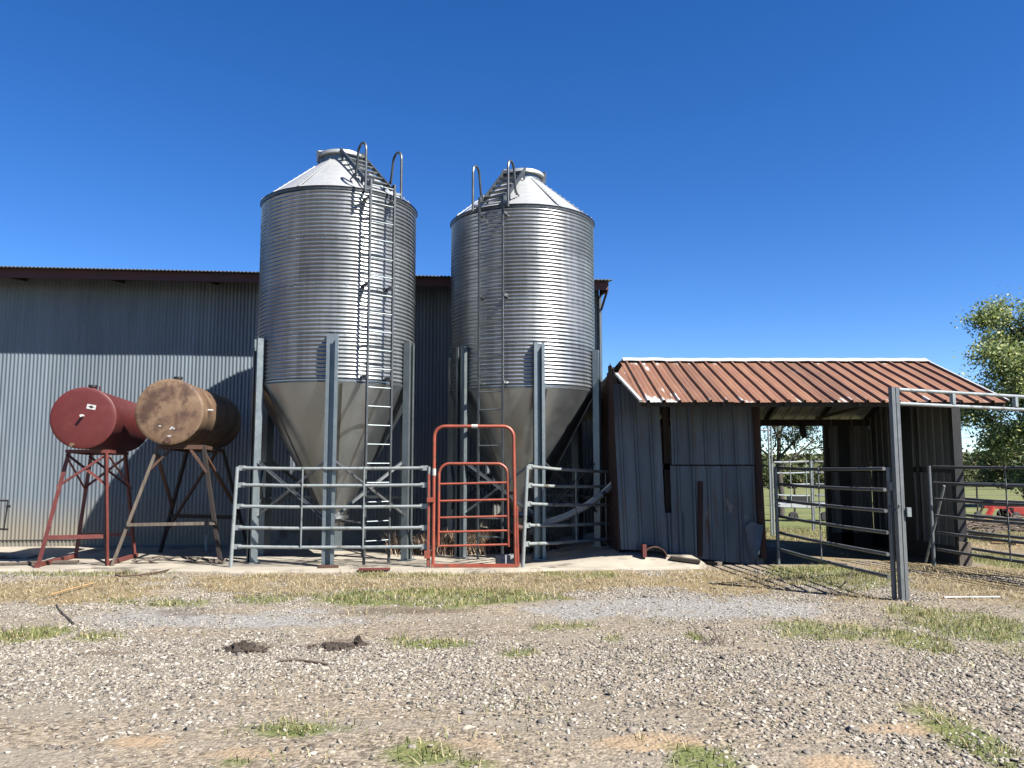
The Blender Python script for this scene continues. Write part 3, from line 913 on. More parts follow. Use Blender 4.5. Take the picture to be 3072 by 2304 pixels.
# red walk through gate
def red_gate():
    D = 12.72
    A, B = P(1302, 1400, D), P(1541, 1400, D)
    x0, x1 = A.x, B.x
    z0 = base_z(x0, D); zt = P(1420, 1279, D).z
    root = thing('walk_through_gate', 'red arched walk through gate between the two grey pipe panels', 'gate', (x0, D, z0))
    def arch(xa, xb, y, ztop, rad, za, zb_, r):
        pts = [Vector((xa, y, za)), Vector((xa, y, ztop - rad))]
        for k in range(1, 8):
            t = math.pi / 2 * k / 8
            pts.append(Vector((xa + rad - rad * math.cos(t), y, ztop - rad + rad * math.sin(t))))
        pts.append(Vector((xa + rad, y, ztop))); pts.append(Vector((xb - rad, y, ztop)))
        for k in range(1, 8):
            t = math.pi / 2 * k / 8
            pts.append(Vector((xb - rad + rad * math.sin(t), y, ztop - rad + rad * math.cos(t))))
        pts += [Vector((xb, y, ztop - rad)), Vector((xb + (.03 if za < .3 else .02), y, zb_))]
        return pts
    m = MB(); m.tube(arch(x0, x1, D, zt, .17, z0, z0, .03), .027, 12); m.build('arch_frame', 'gate_red', root, 50)
    m = MB(); m.bar((x0 - .03, D, z0 + .03), (x1 + .06, D, z0 + .03), .06, .05); m.build('threshold', 'gate_red', root)
    m = MB(); m.bar((x0 - .075, D, z0 + .02), (x0 - .075, D, z0 + 1.45), .03, .04, up=(0, 1, 0)); m.build('side_plate', 'gate_red', root)
    m = MB(); m.bar((x1 + .075, D, z0 + .02), (x1 + .055, D, z0 + .95), .03, .05, up=(0, 1, 0)); m.build('side_plate', 'gate_red', root)
    m = MB(); c = P(1424, 1277, D); m.tube([(c.x - .05, D, zt), (c.x + .05, D, zt)], .0325, 12); m.build('clamp_sleeve', 'white', root, 40)
    m = MB(); c = P(1300, 1417, D); m.tube([(x0, D, c.z - .05), (x0, D, c.z + .06)], .0325, 12); m.build('latch_tag', 'white', root, 40)
    yi = D + .05
    g0, g1 = P(1317, 1400, yi).x, P(1523, 1400, yi).x
    gt = P(1420, 1391, yi).z; gb = P(1420, 1640, yi).z
    m = MB(); m.tube(arch(g0, g1, yi, gt, .17, gb, gb, .026), .023, 12); leaf = m.build('gate_leaf', 'gate_red', root, 50)
    for v in (1450, 1501, 1551, 1594, 1636):
        z = P(1420, v, yi).z
        m = MB(); m.tube([(g0 + .01, yi, z - .012), (g1 + .005, yi, z + .012)], .018, 10); m.build('rail', 'gate_red', leaf, 40)
    for z in (z0 + .55, z0 + 1.15):
        m = MB(); m.bar((g1 + .02, yi, z), (x1, D, z), .03, .05); m.build('hinge', 'rust_dark', leaf)
    m = MB(); m.bar((x0 - .1, D - .03, z0 + 1.05), (x0 + .02, D - .03, z0 + 1.05), .05, .07); m.build('latch', 'gate_red', leaf)
    m = MB(); m.box((x0 - .09, D - .01, z0 + .2), (.09, .05, .12)); m.build('foot_bracket', 'gate_red', root)
    m = MB(); m.tube([(x1 + .05, D + .02, z0 + .62), (x1 + .14, D + .02, z0 + .60)], .045, 10); m.build('coupling', 'rust_dark', root)
red_gate()

# tall gate frame and open gates at the right
FP = Vector((4.72, 9.85, 0))
def gzf(x, y): return float(gz(x, y))
def gate_frame():
    z0 = gzf(FP.x, FP.y)
    root = thing('gate_frame', 'tall galvanised gate frame with double post and twin top rails', 'gate frame', (FP.x, FP.y, z0))
    d = Vector((2.2, .92, 0)).normalized(); q = Vector((d.y, -d.x, 0))
    zt = P(2680, 1162, 9.85).z
    for k, o in enumerate((-.034, .034)):
        m = MB(); c = FP + d * o
        m.box((c.x, c.y, (z0 - .1 + zt) / 2), (.055, .055, zt - z0 + .1), math.atan2(d.y, d.x)); m.build('post', 'pipe_dark', root)
    L = 3.7
    za, zb_ = P(2695, 1168, 9.85).z, P(2695, 1210, 9.85).z
    for z in (za, zb_):
        m = MB(); m.tube([FP + d * .08 + Vector((0, 0, z)), FP + d * L + Vector((0, 0, z - .02))], .023, 10); m.build('top_rail', 'pipe', root, 40)
    for t in (1.02, 2.2):
        m = MB(); A = FP + d * t
        m.bar(A + Vector((0, 0, zb_ + .02)), A + Vector((0, 0, za - .02)), .05, .05, up=q); m.build('spacer', 'pipe', root)
    E = FP + d * L
    m = MB(); m.box((E.x, E.y, (zt + gzf(E.x, E.y) - .1) / 2), (.08, .08, zt - gzf(E.x, E.y) + .1), math.atan2(d.y, d.x)); m.build('post', 'pipe_dark', root)
    m = MB(); A = FP + d * .09 - q * -.05 + Vector((0, 0, P(2690, 1536, 9.85).z)); m.box(A, (.05, .05, .11)); m.build('latch_plate', 'pipe', root)
gate_frame()
zs = [1.575, 1.315, 1.055, .79, .525, .255]
panel('pipe_gate', 'six bar steel gate hung from tall post across shed doorway', 'gate', (4.37, 13.35), (4.64, 9.92), zs, zs, (.47,), mat='pipe_dark', rr=.024, pr=.03, zfun=gzf, lugs=False, group='six bar steel gates', front=-1)
gate_near = [o for o in bpy.data.objects if o.name == 'pipe_gate'][0]
m = MB(); m.tube([(4.655, 9.96, 1.22), (4.62, 9.90, 1.12), (4.655, 9.82, 1.05), (4.70, 9.80, 1.13), (4.69, 9.88, 1.24), (4.655, 9.96, 1.22)], .011, 6); m.tube([(4.62, 9.9, 1.1), (4.61, 9.9, .92), (4.615, 9.9, .80)], .009, 6); m.build('latch_chain', 'pipe_dark', gate_near)
m = MB(); m.box((4.63, 9.88, 1.36), (.05, .06, .1)); m.build('latch_block', 'pipe_dark', gate_near)
zs2 = [z + .02 for z in zs]
panel('pipe_gate', 'six bar steel gate standing open beside the shed corner', 'gate', (6.84, 13.2), (7.5, 9.9), zs2, zs2, (.475,), mat='pipe_dark', rr=.024, pr=.03, zfun=gzf, lugs=False, group='six bar steel gates', front=-1)
panel('pipe_gate', 'rear six bar steel gate folded behind the open one at right edge', 'gate', (7.42, 13.7), (8.0, 10.2), zs2, zs2, (.58,), mat='pipe_dark', rr=.024, pr=.03, zfun=gzf, lugs=False, group='six bar steel gates', front=-1)
# loose leaning pole and pale pipe on the ground
m = MB(); A, B = P(2833, 1457, 13.0), G(2777, 1690); m.tube([A, B + Vector((0, 0, .01))], .018, 8); m.solo('leaning_pole', 'pipe', 'thin pole leaning on the open gate by the shed corner', 'pole')
m = MB(); A, B = G(2832, 1797), G(3000, 1796); m.tube([A + Vector((0, 0, .02)), B + Vector((0, 0, .02))], .012, 8); m.solo('pale_pipe', 'white', 'thin white pipe lying on the grass right of the tall post', 'pipe')

# ------------------------------------------------------------------ fuel tanks on stands
def tank(cap, axis, r, L, mat, label, name, sticker, rusty):
    """cap: centre of the front end cap; axis: unit vector to the rear"""
    cap = Vector(cap); ax = Vector(axis).normalized()
    side = ax.cross(Vector((0, 0, 1))).normalized(); up = side.cross(ax)
    root = thing(name, label, 'fuel tank', (cap.x, cap.y, cap.z - r))
    SG = 48
    def ring(t, rr): return [cap + ax * t + (side * math.cos(2 * math.pi * k / SG) + up * math.sin(2 * math.pi * k / SG)) * rr for k in range(SG)]
    def skin(rings, cap_a, cap_b):
        vs = [v for q in rings for v in q]; n = len(rings)
        fs = [(i * SG + k, i * SG + (k + 1) % SG, (i + 1) * SG + (k + 1) % SG, (i + 1) * SG + k) for i in range(n - 1) for k in range(SG)]
        if cap_a: fs.append(tuple(range(SG - 1, -1, -1)))
        if cap_b: fs.append(tuple((n - 1) * SG + k for k in range(SG)))
        return vs, fs
    m = MB(); m.add(*skin([ring(.02, r - .012), ring(.03, r), ring(.35, r), ring(.36, r - .004), ring(L - .02, r - .004), ring(L, r - .03)], False, True)); m.build('shell', mat, root, 40)
    m = MB(); m.add(*skin([ring(.035, r + .004), ring(.0, r + .004), ring(-.006, r - .006), ring(-.012, r - .05), ring(-.022, r * .6), ring(-.026, r * .2)], False, False))
    base = len(m.v) - SG; m.f.append(tuple(base + k for k in range(SG))); m.build('end_cap', mat, root, 50)
    T = lambda a, b, c=0.: cap + side * a + up * b - ax * c
    # filler neck on top
    m = MB(); b0 = cap + ax * (.38) + up * (r - .02)
    m.tube([b0, b0 + up * .07], .055, 14); nk = m.build('filler_neck', mat, root, 40)
    m = MB(); m.tube([b0 + up * .065, b0 + up * .1], .07, 14); m.build('filler_cap', 'black', nk, 40)
    if not rusty:
        m = MB(); m.tube([b0 + ax * .35, b0 + ax * .35 + up * .12], .012, 8); m.build('vent_pipe', mat, root)
        m = MB(); q = T(0.0, .03, .02); m.tube([q, q - ax * .10], .022, 10); m.build('outlet_pipe', 'white', root, 40)
        m = MB(); q = T(-.13, -r + .06, .0); m.tube([q, q - ax * .07], .03, 10); m.build('drain_plug', 'rust', root, 40)
        m = MB(); ca, sa = math.cos(-.17), math.sin(-.17)
        def S(a, b, e): return T(.115 + a * ca - b * sa, .175 + a * sa + b * ca, .0265 + e)
        m.add([S(-.067, -.038, 0), S(.067, -.038, 0), S(.067, .038, 0), S(-.067, .038, 0), S(-.067, -.038, .003), S(.067, -.038, .003), S(.067, .038, .003), S(-.067, .038, .003)],
              [(4, 5, 6, 7), (0, 1, 5, 4), (1, 2, 6, 5), (2, 3, 7, 6), (3, 0, 4, 7)]); stk = m.build('sticker', 'white', root, 0)
        m = MB(); m.add([S(.028 * math.cos(q), .02 * math.sin(q), .0045) for q in np.linspace(0, 2 * math.pi, 12, endpoint=False)], [tuple(range(12))])
        m.add([S(-.045 + .09 * k, -.004, .0046) for k in (0, 1)] + [S(-.045 + .09 * k, .003, .0046) for k in (1, 0)], [(0, 1, 2, 3)]); m.build('sticker_mark', 'black', stk, 0)
    else:
        m = MB(); q = T(.0, -r + .07, .01); m.tube([q, q - ax * .035], .05, 14); m.build('drain_boss', 'rust_dark', root, 40)
        m = MB(); q = T(.02, -r + .14, .018)
        m.add([q + side * a + up * b for a, b in ((-.035, 0), (-.01, -.014), (.03, -.006), (.04, .008), (0, .012))], [(0, 1, 2, 3, 4)])
        q = T(.06, -r + .28, .027)
        for (da, db) in ((0, 0), (.03, -.02), (-.02, -.025)):
            m.add([q + side * (da + .02 * math.cos(k)) + up * (db + .014 * math.sin(k)) for k in np.linspace(0, 6.28, 7, endpoint=False)], [tuple(range(7))])
        q = T(-.13, -r + .30, .026); m.add([q + side * (.022 * math.cos(k)) + up * (.012 * math.sin(k)) for k in np.linspace(0, 6.28, 7, endpoint=False)], [tuple(range(7))])
        m.build('paint_fleck', 'white', root, 0)
        m = MB(); q = T(-.06 * 0 + r + .0, .05, -.3); m.tube([q - side * .03, q + side * .07], .018, 8); m.build('side_fitting', 'white', root)
        m = MB(); q = cap + ax * .75 + up * (r - .02); m.tube([q, q + up * .05], .035, 10); m.build('vent_plug', 'rust', root)
    return root, side, up, ax

def stand(label, feet, tops, mat, wood, group):
    """feet / tops: FL, FR, BL, BR"""
    c = Vector((sum(f[0] for f in feet) / 4, sum(f[1] for f in feet) / 4, 0))
    root = thing('tank_stand', label, 'tank stand', (c.x, c.y, base_z(c.x, c.y)), group)
    ft = [Vector((f[0], f[1], base_z(f[0], f[1]))) for f in feet]
    tp = [Vector(t) for t in tops]
    if not wood:
        m = MB()
        for a, b in ((0, 1), (2, 3), (0, 2), (1, 3)): m.bar(tp[a], tp[b], .05, .05)
        m.build('top_frame', mat, root)
        for f, t, s in zip(ft, tp, (1, -1, 1, -1)):
            m = MB(); m.angle(f, t, .065, .008, (s, 0, 0)); m.build('leg', mat, root, 20)
        L = lambda i, k: ft[i].lerp(tp[i], k)
        for a, b, k0, k1 in ((0, 1, .97, .68), (1, 0, .97, .68), (2, 3, .97, .66), (3, 2, .97, .66), (1, 3, .95, .66), (0, 2, .95, .66)):
            m = MB(); m.angle(L(a, k0), L(b, k1), .035, .006, (0, 0, 1)); m.build('brace', mat, root, 20)
        m = MB(); m.angle(L(0, .27), L(1, .27), .06, .008, (0, 0, -1)); m.build('cross_bar', mat, root, 20)
        m = MB(); m.angle(L(2, .24), L(3, .24), .06, .008, (0, 0, -1)); m.build('cross_bar', mat, root, 20)
        m = MB(); m.bar(ft[0] + Vector((0, 0, .04)), ft[2] + Vector((0, 0, .04)), .05, .06); m.build('skid', mat, root)
        m = MB(); m.bar(ft[1] + Vector((0, 0, .04)), ft[3] + Vector((0, 0, .04)), .05, .06); m.build('skid', mat, root)
    else:
        m = MB()
        for a, b in ((0, 1), (2, 3)): m.bar(tp[a], tp[b], .06, .07)
        for a, b in ((0, 2), (1, 3)): m.bar(tp[a], tp[b], .06, .06)
        m.build('top_frame', 'rust_dark', root)
        for q_, (f, t) in enumerate(zip(ft, tp)):
            m = MB(); m.bar(f, t + Vector((0, 0, .03)), .06 if q_ else .07, .045); m.build('leg', mat if q_ == 0 else 'rust_shaded', root)
        L = lambda i, k: ft[i].lerp(tp[i], k)
        for a, b, k0, k1 in ((0, 1, .80, .98), (1, 0, .78, .98), (2, 3, .2, .98), (3, 1, .4, .95), (2, 0, .45, .95)):
            m = MB(); m.bar(L(a, k0), L(b, k1) if k1 < .97 else L(a, .98).lerp(L(b, .98), .28 if k0 > .5 else .8), .05, .04); m.build('brace', 'rust_dark', root)
        m = MB(); m.bar(L(0, .34) + Vector((.0, -.05, 0)), L(1, .345) + Vector((.03, -.05, 0)), .035, .05); m.build('cross_rail', 'old_wood', root)
        m = MB(); m.bar(L(2, .36), L(3, .34), .04, .07); m.build('cross_rail', 'dark_wood', root)
    return root

t1 = P(250, 1254, 12.65)
tank(t1, (-.19, .98, -.012), .485, 2.2, 'tank_red', 'dark red fuel drum tank on a red angle iron stand', 'fuel_tank', True, False)
zt = t1.z - .485 - .035
stand('red angle iron stand carrying the dark red fuel tank', [(-7.41, 12.66), (-6.42, 12.98), (-7.60, 14.1), (-6.62, 14.35)],
      [(-7.13, 12.86, zt), (-6.49, 12.9, zt), (-7.36, 13.98, zt - .02), (-6.72, 14.02, zt - .02)], 'stand_red', False, 'fuel tank stands')
t2 = P(508, 1235, 13.0)
tank(t2, (-.098, .995, -.010), .535, 2.66, 'rust', 'rust brown fuel tank with pale paint flecks beside the left bin', 'fuel_tank', False, True)
zt = t2.z - .535 - .035
stand('splayed dark stand with one pale timber leg carrying the rust brown fuel tank', [(-6.36, 12.95), (-4.76, 13.3), (-6.62, 15.3), (-5.02, 15.5)],
      [(-5.78, 13.12, zt), (-5.08, 13.2, zt), (-6.10, 15.1, zt - .02), (-5.45, 15.12, zt - .02)], 'old_wood', True, 'fuel tank stands')

# ------------------------------------------------------------------ shed
def ribbed(m, A, B, up_fn, s0, s1, n_rows=2, rib=.235, h=.018, out=Vector((0, -1, 0)), phase=0., z_lo=None, z_hi=None):
    pass

def sheet_mesh(m, origin, du, dv, width, length, out, rib=.235, h=.02, phase=0., wob=0., len_fn=None, rows=6, start_fn=None):
    """ribbed sheet: profile runs along du, ribs run along dv"""
    origin, du, dv, out = Vector(origin), Vector(du).normalized(), Vector(dv).normalized(), Vector(out).normalized()
    us = []
    k = math.floor((0 - phase) / rib) - 1
    while True:
        c = phase + k * rib
        if c > width + .1: break
        for o_, hh in ((-.032, 0), (-.014, h), (.014, h), (.032, 0), (.072, 0), (.080, h * .10), (.092, h * .10), (.1, 0), (.14, 0), (.148, h * .10), (.16, h * .10), (.168, 0)):
            u = c + o_
            if 0 <= u <= width: us.append((u, hh))
        k += 1
    us = [(0, 0)] + us + [(width, 0)]
    vs = []
    for r in range(rows + 1):
        t = r / rows
        for u, hh in us:
            v0 = start_fn(u) if start_fn else 0.
            v1 = len_fn(u) if len_fn else length
            v = v0 + (v1 - v0) * t
            wb = wob * (mnoise.noise(Vector((u * 1.3 + origin.x, v * 1.1, origin.y))) + .4 * mnoise.noise(Vector((u * 4 + origin.x, v * 3, 5.))))
            vs.append(origin + du * u + dv * v + out * (hh + wb))
    n = len(us)
    m.add(vs, [(j * n + i, j * n + i + 1, (j + 1) * n + i + 1, (j + 1) * n + i) for j in range(rows) for i in range(n - 1)])

def shed():
    XL, XR = 1.95, 7.46
    DE, DR = 12.0, 14.35
    ZE, ZR = 2.57, 3.50
    DBK = 16.7
    WY = 13.4; XW0, XW1 = 1.80, 4.18; XEND = 7.34; YB = 16.45
    root = thing('cattle_shed', 'low open sided shed with rusty red ribbed metal roof', 'shed', (XL, DE, 0))
    dvf = Vector((0, DR - DE, ZR - ZE)); dvb = Vector((0, DBK - DR, ZE - .02 - ZR))
    nf = Vector((0, -(ZR - ZE), DR - DE)); nb = Vector((0, (ZR - ZE), DR - DE))
    m = MB()
    ragged = lambda u: -.02 + .018 * math.sin(math.floor(u / .69) * 2.3)
    sheet_mesh(m, (XL, DE, ZE), (1, 0, 0), dvf, XR - XL, dvf.length, nf, h=.037, phase=.1, wob=.010, start_fn=ragged)
    # skewed end strip at the left rake
    sl_ = (ZR - ZE) / (DR - DE)
    ym = 13.48
    q = [Vector((XL + .0, DE, ZE)), Vector((XL - .17, ym, ZE + (ym - DE) * sl_)), Vector((XL - .02, DR - .35, ZR - .35 * sl_)), Vector((XL, DR - .35, ZR - .35 * sl_))]
    m.add([p_ + Vector((.0, 0, -.004)) for p_ in q], [(0, 3, 2, 1)])
    front = m.build('roof_sheet', 'shed_roof', root, 30)
    m = MB(); m.bar(q[0] + Vector((-.012, -.02, .012)), q[1] + Vector((-.012, 0, .012)), .05, .035); m.build('rake_trim', 'white_trim', root)
    m = MB(); m.bar(Vector((XR + .01, DE, ZE + .02)), Vector((XR + .01, DR, ZR + .02)), .035, .03); m.build('rake_trim', 'white_trim', root)
    m = MB()
    for k in range(1):
        sheet_mesh(m, (XL - .62, DR, ZR), (1, 0, 0), dvb, XR - XL + .62, dvb.length, nb, h=.03, phase=.05, wob=.012, start_fn=lambda u: max(0., (.62 - u) * 3.2))
    m.build('roof_sheet', 'white_trim', root, 30)
    m = MB()
    sheet_mesh(m, (.95, 16.25, 3.02), (1, 0, 0), (0, 1, .10), 2.9, 1.12, (0, -.1, 1), h=.03, phase=.05, wob=.012)
    m.build('link_roof', 'pipe_dark', root, 30)
    m = MB(); m.bar((1.05, 16.3, 2.96), (3.8, 16.3, 2.96), .06, .1); m.build('link_beam', 'dark_wood', root)
    m = MB(); m.bar((1.75, 16.5, 0), (1.75, 16.5, 3.0), .1, .1, up=(0, 1, 0)); m.build('post', 'dark_wood', root)
    # ridge cap
    m = MB()
    for (y0, z0, y1, z1) in ((DR - .17, ZR - .17 * sl_ + .045, DR, ZR + .055), (DR, ZR + .055, DR + .17, ZR - .17 * sl_ + .045)):
        cnt = 40
        vs = []
        for i in range(cnt + 1):
            x = XL + .04 + (XR - XL - .02) * i / cnt
            wv = .010 * math.sin(i * 1.9) + (.022 if x < 2.7 else 0)
            vs += [Vector((x, y0, z0 + wv * .4)), Vector((x, y1, z1 + wv * .4))]
        m.add(vs, [(2 * i, 2 * i + 2, 2 * i + 3, 2 * i + 1) for i in range(cnt)])
    m.build('ridge_cap', 'white_trim', root, 30)
    rz_ = lambda y: ZE + (y - DE) * sl_ if y < DR else ZR - (y - DR) * (ZR - ZE) / (DBK - DR)
    # ---- front wall sheets
    bot = lambda x: .24 - .24 * smooth(1.85, 4.1, x)
    ztop = rz_(WY) - .02
    Lx = 2.56
    def wall_sheet(name, x0, x1, z0, z1, mat, dy=0., phase=0., lean=0., wob=.012, z0f=None):
        m = MB()
        sheet_mesh(m, (x0, WY + dy, 0.), (1, 0, 0), (lean, 0, 1), x1 - x0, 1., (0, -1, 0), rib=.25, h=.030, phase=phase, wob=wob, rows=10,
                   start_fn=(lambda u: float(z0f(x0 + u)) if z0f else z0), len_fn=lambda u: z1)
        return m.build(name, mat, root, 30)
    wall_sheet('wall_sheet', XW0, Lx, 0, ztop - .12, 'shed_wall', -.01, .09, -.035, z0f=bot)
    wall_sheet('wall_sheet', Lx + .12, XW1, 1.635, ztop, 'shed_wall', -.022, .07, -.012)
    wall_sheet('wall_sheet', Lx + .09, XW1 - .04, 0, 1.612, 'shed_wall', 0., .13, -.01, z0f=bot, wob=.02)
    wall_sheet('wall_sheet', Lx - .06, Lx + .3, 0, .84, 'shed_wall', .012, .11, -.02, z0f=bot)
    wall_sheet('rust_strip', 3.04, 3.13, .12, 1.36, 'rust_strip', -.026, .5, .03)
    wall_sheet('rust_strip', XW1 - .11, XW1 + .01, .1, ztop, 'rust_strip', -.038, .5, -.02)
    m = MB(); m.bar((XW0 + .14, WY + .05, .4), (XW0 + .1, WY + .05, ztop), .1, .09, up=(0, 1, 0)); m.build('post', 'dark_wood', root)
    m = MB(); m.bar((Lx + .06, WY + .16, base_z(Lx, WY)), (Lx + .03, WY + .16, ztop), .1, .09, up=(0, 1, 0)); m.build('post', 'dark_wood', root)
    m = MB(); m.bar((XW1 - .05, WY + .06, 0), (XW1 - .08, WY + .06, ztop), .12, .1, up=(0, 1, 0)); m.build('post', 'dark_wood', root)
    for zz in (.5, 1.6, 2.7):
        m = MB(); m.bar((XW0, WY + .14, zz), (XW1, WY + .14, zz), .05, .1); m.build('girt', 'dark_wood', root)
    # torn corner of the sheet curling out at the foot
    m = MB()
    vs = []
    for j in range(6):
        t = j / 5
        for i in range(6):
            s = i / 5
            vs.append(Vector((XW1 - .34 + .3 * s * (1 - .55 * t) + .04 * t, WY - .05 - .16 * s * t - .05 * math.sin(3 * s), .62 - .55 * t + .08 * s + .05 * math.sin(5 * s + 3 * t))))
    m.add(vs, [(j * 6 + i, j * 6 + i + 1, (j + 1) * 6 + i + 1, (j + 1) * 6 + i) for j in range(5) for i in range(5)])
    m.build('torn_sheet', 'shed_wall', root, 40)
    # ---- end walls
    def end_sheet(name, x, y0, y1, z0, mat, out, zt_=None):
        m = MB()
        ln = y1 - y0
        sheet_mesh(m, (x, y0, 0), (0, 1, 0), (0, 0, 1), ln, 1., out, rib=.25, h=.022, phase=.06, wob=.015, rows=8,
                   start_fn=lambda u: z0, len_fn=lambda u: (zt_ if zt_ else rz_(y0 + u) - .03))
        m.build(name, mat, root, 30)
    end_sheet('end_wall', XW0 - .02, WY + .02, YB, .1, 'rust_strip', (-1, 0, 0))
    for y0, y1, dx in ((13.38, 14.70, 0.), (15.10, YB, .012)):
        end_sheet('end_wall', XEND + dx, y0, y1, .27, 'shed_inner', (-1, 0, 0), 1.50)
        end_sheet('end_wall', XEND + dx, y0, y1, 1.6, 'shed_inner', (-1, 0, 0))
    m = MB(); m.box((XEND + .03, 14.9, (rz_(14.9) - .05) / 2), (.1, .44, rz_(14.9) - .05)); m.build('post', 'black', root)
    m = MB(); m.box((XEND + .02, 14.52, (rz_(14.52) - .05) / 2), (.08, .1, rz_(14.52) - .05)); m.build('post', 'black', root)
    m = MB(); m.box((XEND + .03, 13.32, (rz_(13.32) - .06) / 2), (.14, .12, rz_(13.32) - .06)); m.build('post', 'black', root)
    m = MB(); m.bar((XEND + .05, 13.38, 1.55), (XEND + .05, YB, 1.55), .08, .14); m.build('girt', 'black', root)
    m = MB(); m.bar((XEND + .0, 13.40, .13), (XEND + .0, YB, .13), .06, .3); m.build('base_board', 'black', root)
    m = MB(); m.box((XEND + .02, 13.22, .18), (.2, .05, .40)); m.build('corner_board', 'old_wood', root)
    # ---- back wall and doorway
    def back_sheet(x0, x1, z0, z1):
        m = MB()
        sheet_mesh(m, (x0, YB, 0), (1, 0, 0), (0, 0, 1), x1 - x0, 1., (0, -1, 0), rib=.25, h=.022, phase=.06, wob=.015, rows=8, start_fn=lambda u: z0, len_fn=lambda u: z1)
        m.build('back_wall', 'shed_inner', root, 30)
    back_sheet(XW0, 5.0, .05, ZE); 
    for xa, xb in ((6.5, 6.70), (6.92, XEND)): back_sheet(xa, xb, .27, 1.5); back_sheet(xa, xb, 1.6, ZE)
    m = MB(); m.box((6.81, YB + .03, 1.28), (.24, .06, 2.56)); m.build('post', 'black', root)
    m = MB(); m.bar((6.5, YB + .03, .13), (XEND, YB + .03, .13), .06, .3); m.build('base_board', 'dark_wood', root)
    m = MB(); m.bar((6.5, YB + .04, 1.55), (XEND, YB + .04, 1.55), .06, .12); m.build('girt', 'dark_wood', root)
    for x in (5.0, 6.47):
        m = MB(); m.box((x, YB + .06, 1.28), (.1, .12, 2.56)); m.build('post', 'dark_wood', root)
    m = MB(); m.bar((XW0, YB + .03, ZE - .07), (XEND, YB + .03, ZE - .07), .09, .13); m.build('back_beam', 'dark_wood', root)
    # ---- framing under the roof
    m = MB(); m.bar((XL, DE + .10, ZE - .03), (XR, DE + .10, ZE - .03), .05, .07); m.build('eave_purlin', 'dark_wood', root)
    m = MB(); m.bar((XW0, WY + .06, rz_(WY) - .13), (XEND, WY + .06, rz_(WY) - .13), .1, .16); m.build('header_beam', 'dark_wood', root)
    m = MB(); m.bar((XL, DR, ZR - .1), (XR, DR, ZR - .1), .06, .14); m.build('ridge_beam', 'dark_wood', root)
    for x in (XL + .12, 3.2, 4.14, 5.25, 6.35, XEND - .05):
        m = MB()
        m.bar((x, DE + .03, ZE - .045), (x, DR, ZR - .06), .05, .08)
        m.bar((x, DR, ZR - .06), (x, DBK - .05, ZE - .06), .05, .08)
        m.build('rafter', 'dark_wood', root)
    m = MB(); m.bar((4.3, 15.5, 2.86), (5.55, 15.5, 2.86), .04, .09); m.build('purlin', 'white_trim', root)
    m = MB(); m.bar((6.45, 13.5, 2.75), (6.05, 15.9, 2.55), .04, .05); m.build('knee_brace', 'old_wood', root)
    # drooping strap under the back beam
    m = MB(); m.tube([(5.93, YB - .05, ZE - .08), (5.95, YB - .06, ZE - .25), (5.99, YB - .05, ZE - .38)], [.05, .075, .05], 8); m.build('hanging_strap', 'black', root, 50)
    return root
shed()

# ------------------------------------------------------------------ small things in the yard
def cinder():
    c = P(1518, 1686, 12.95); z0 = base_z(c.x, c.y)
    root = thing('cinder_block', 'grey concrete block on the pad inside the red gate', 'concrete block', (c.x, c.y, z0))
    m = MB()
    rz = R(24); Lh, Dh, H, t = .145, .09, .165, .03
    def W(x, y, z): return Vector((c.x + x * math.cos(rz) - y * math.sin(rz), c.y + .05 + x * math.sin(rz) + y * math.cos(rz), z0 + z))
    def bx(x0, x1, y0, y1):
        vs = [W(x, y, z) for z in (0, H) for y in (y0, y1) for x in (x0, x1)]
        m.add(vs, [(0, 2, 3, 1), (4, 5, 7, 6), (0, 1, 5, 4), (2, 6, 7, 3), (0, 4, 6, 2), (1, 3, 7, 5)])
    bx(-Lh, Lh, -Dh, -Dh + t); bx(-Lh, Lh, Dh - t, Dh)
    for x in (-Lh, -t / 2, Lh - t): bx(x, x + t, -Dh + t, Dh - t)
    m.build('block_body', 'block', root, 0)
cinder()

def stick(name, pix, r, mat, label, cat, zz=0.012, group=None, pad=False):
    pts = []
    for k, (u, v) in enumerate(pix):
        p_ = G(u, v, .03 if pad else 0.); p_.z = (base_z(p_.x, p_.y) if pad else gzf(p_.x, p_.y)) + zz + r
        pts.append(p_)
    m = MB(); m.tube(pts, r, 7)
    return m.solo(name, mat, label, cat, group)
stick('bent_rod', [(513, 1714), (470, 1724), (420, 1732), (360, 1736), (346, 1732), (352, 1727), (380, 1722)], .012, 'rust_dark', 'bent rusty rod lying in the grass before the rusty tank', 'rod', .02)
stick('twig', [(169, 1818), (176, 1834), (195, 1853), (208, 1865), (222, 1878)], .007, 'dark_wood', 'short dark crooked twig on the gravel at left', 'twig', .01)
stick('branch', [(150, 1798), (200, 1782), (280, 1760)], .011, 'new_wood', 'thin pale branch in the dry grass at left', 'branch', .03)
stick('branch', [(835, 1985), (880, 1983), (935, 1988), (985, 1996)], .009, 'twig', 'thin grey brown stick on gravel below the two dark clods', 'branch', .004)
m = MB(); A = G(2492, 1790); m.tube([A, P(2545, 1738, A.y + .2), P(2578, 1680, A.y + .35)], [.008, .007, .003], 6); m.tube([P(2545, 1738, A.y + .2), P(2572, 1722, A.y + .3)], .004, 5)
m.solo('dead_stalk', 'twig', 'bare dead stalk standing by the tall post', 'stalk')
m = MB()
A = G(2155, 1935)
for k in range(14):
    a_ = rnd.uniform(0, 6.28); h = rnd.uniform(.05, .22)
    b_ = A + Vector((rnd.uniform(-.12, .12), rnd.uniform(-.12, .12), 0))
    m.tube([b_, b_ + Vector((math.cos(a_) * h * .5, math.sin(a_) * h * .3, h * .6)), b_ + Vector((math.cos(a_) * h, math.sin(a_) * h * .5, h))], [.006, .004, .002], 5)
m.solo('dead_weed', 'twig', 'dry branching weed standing alone in the gravel right of centre', 'weed')
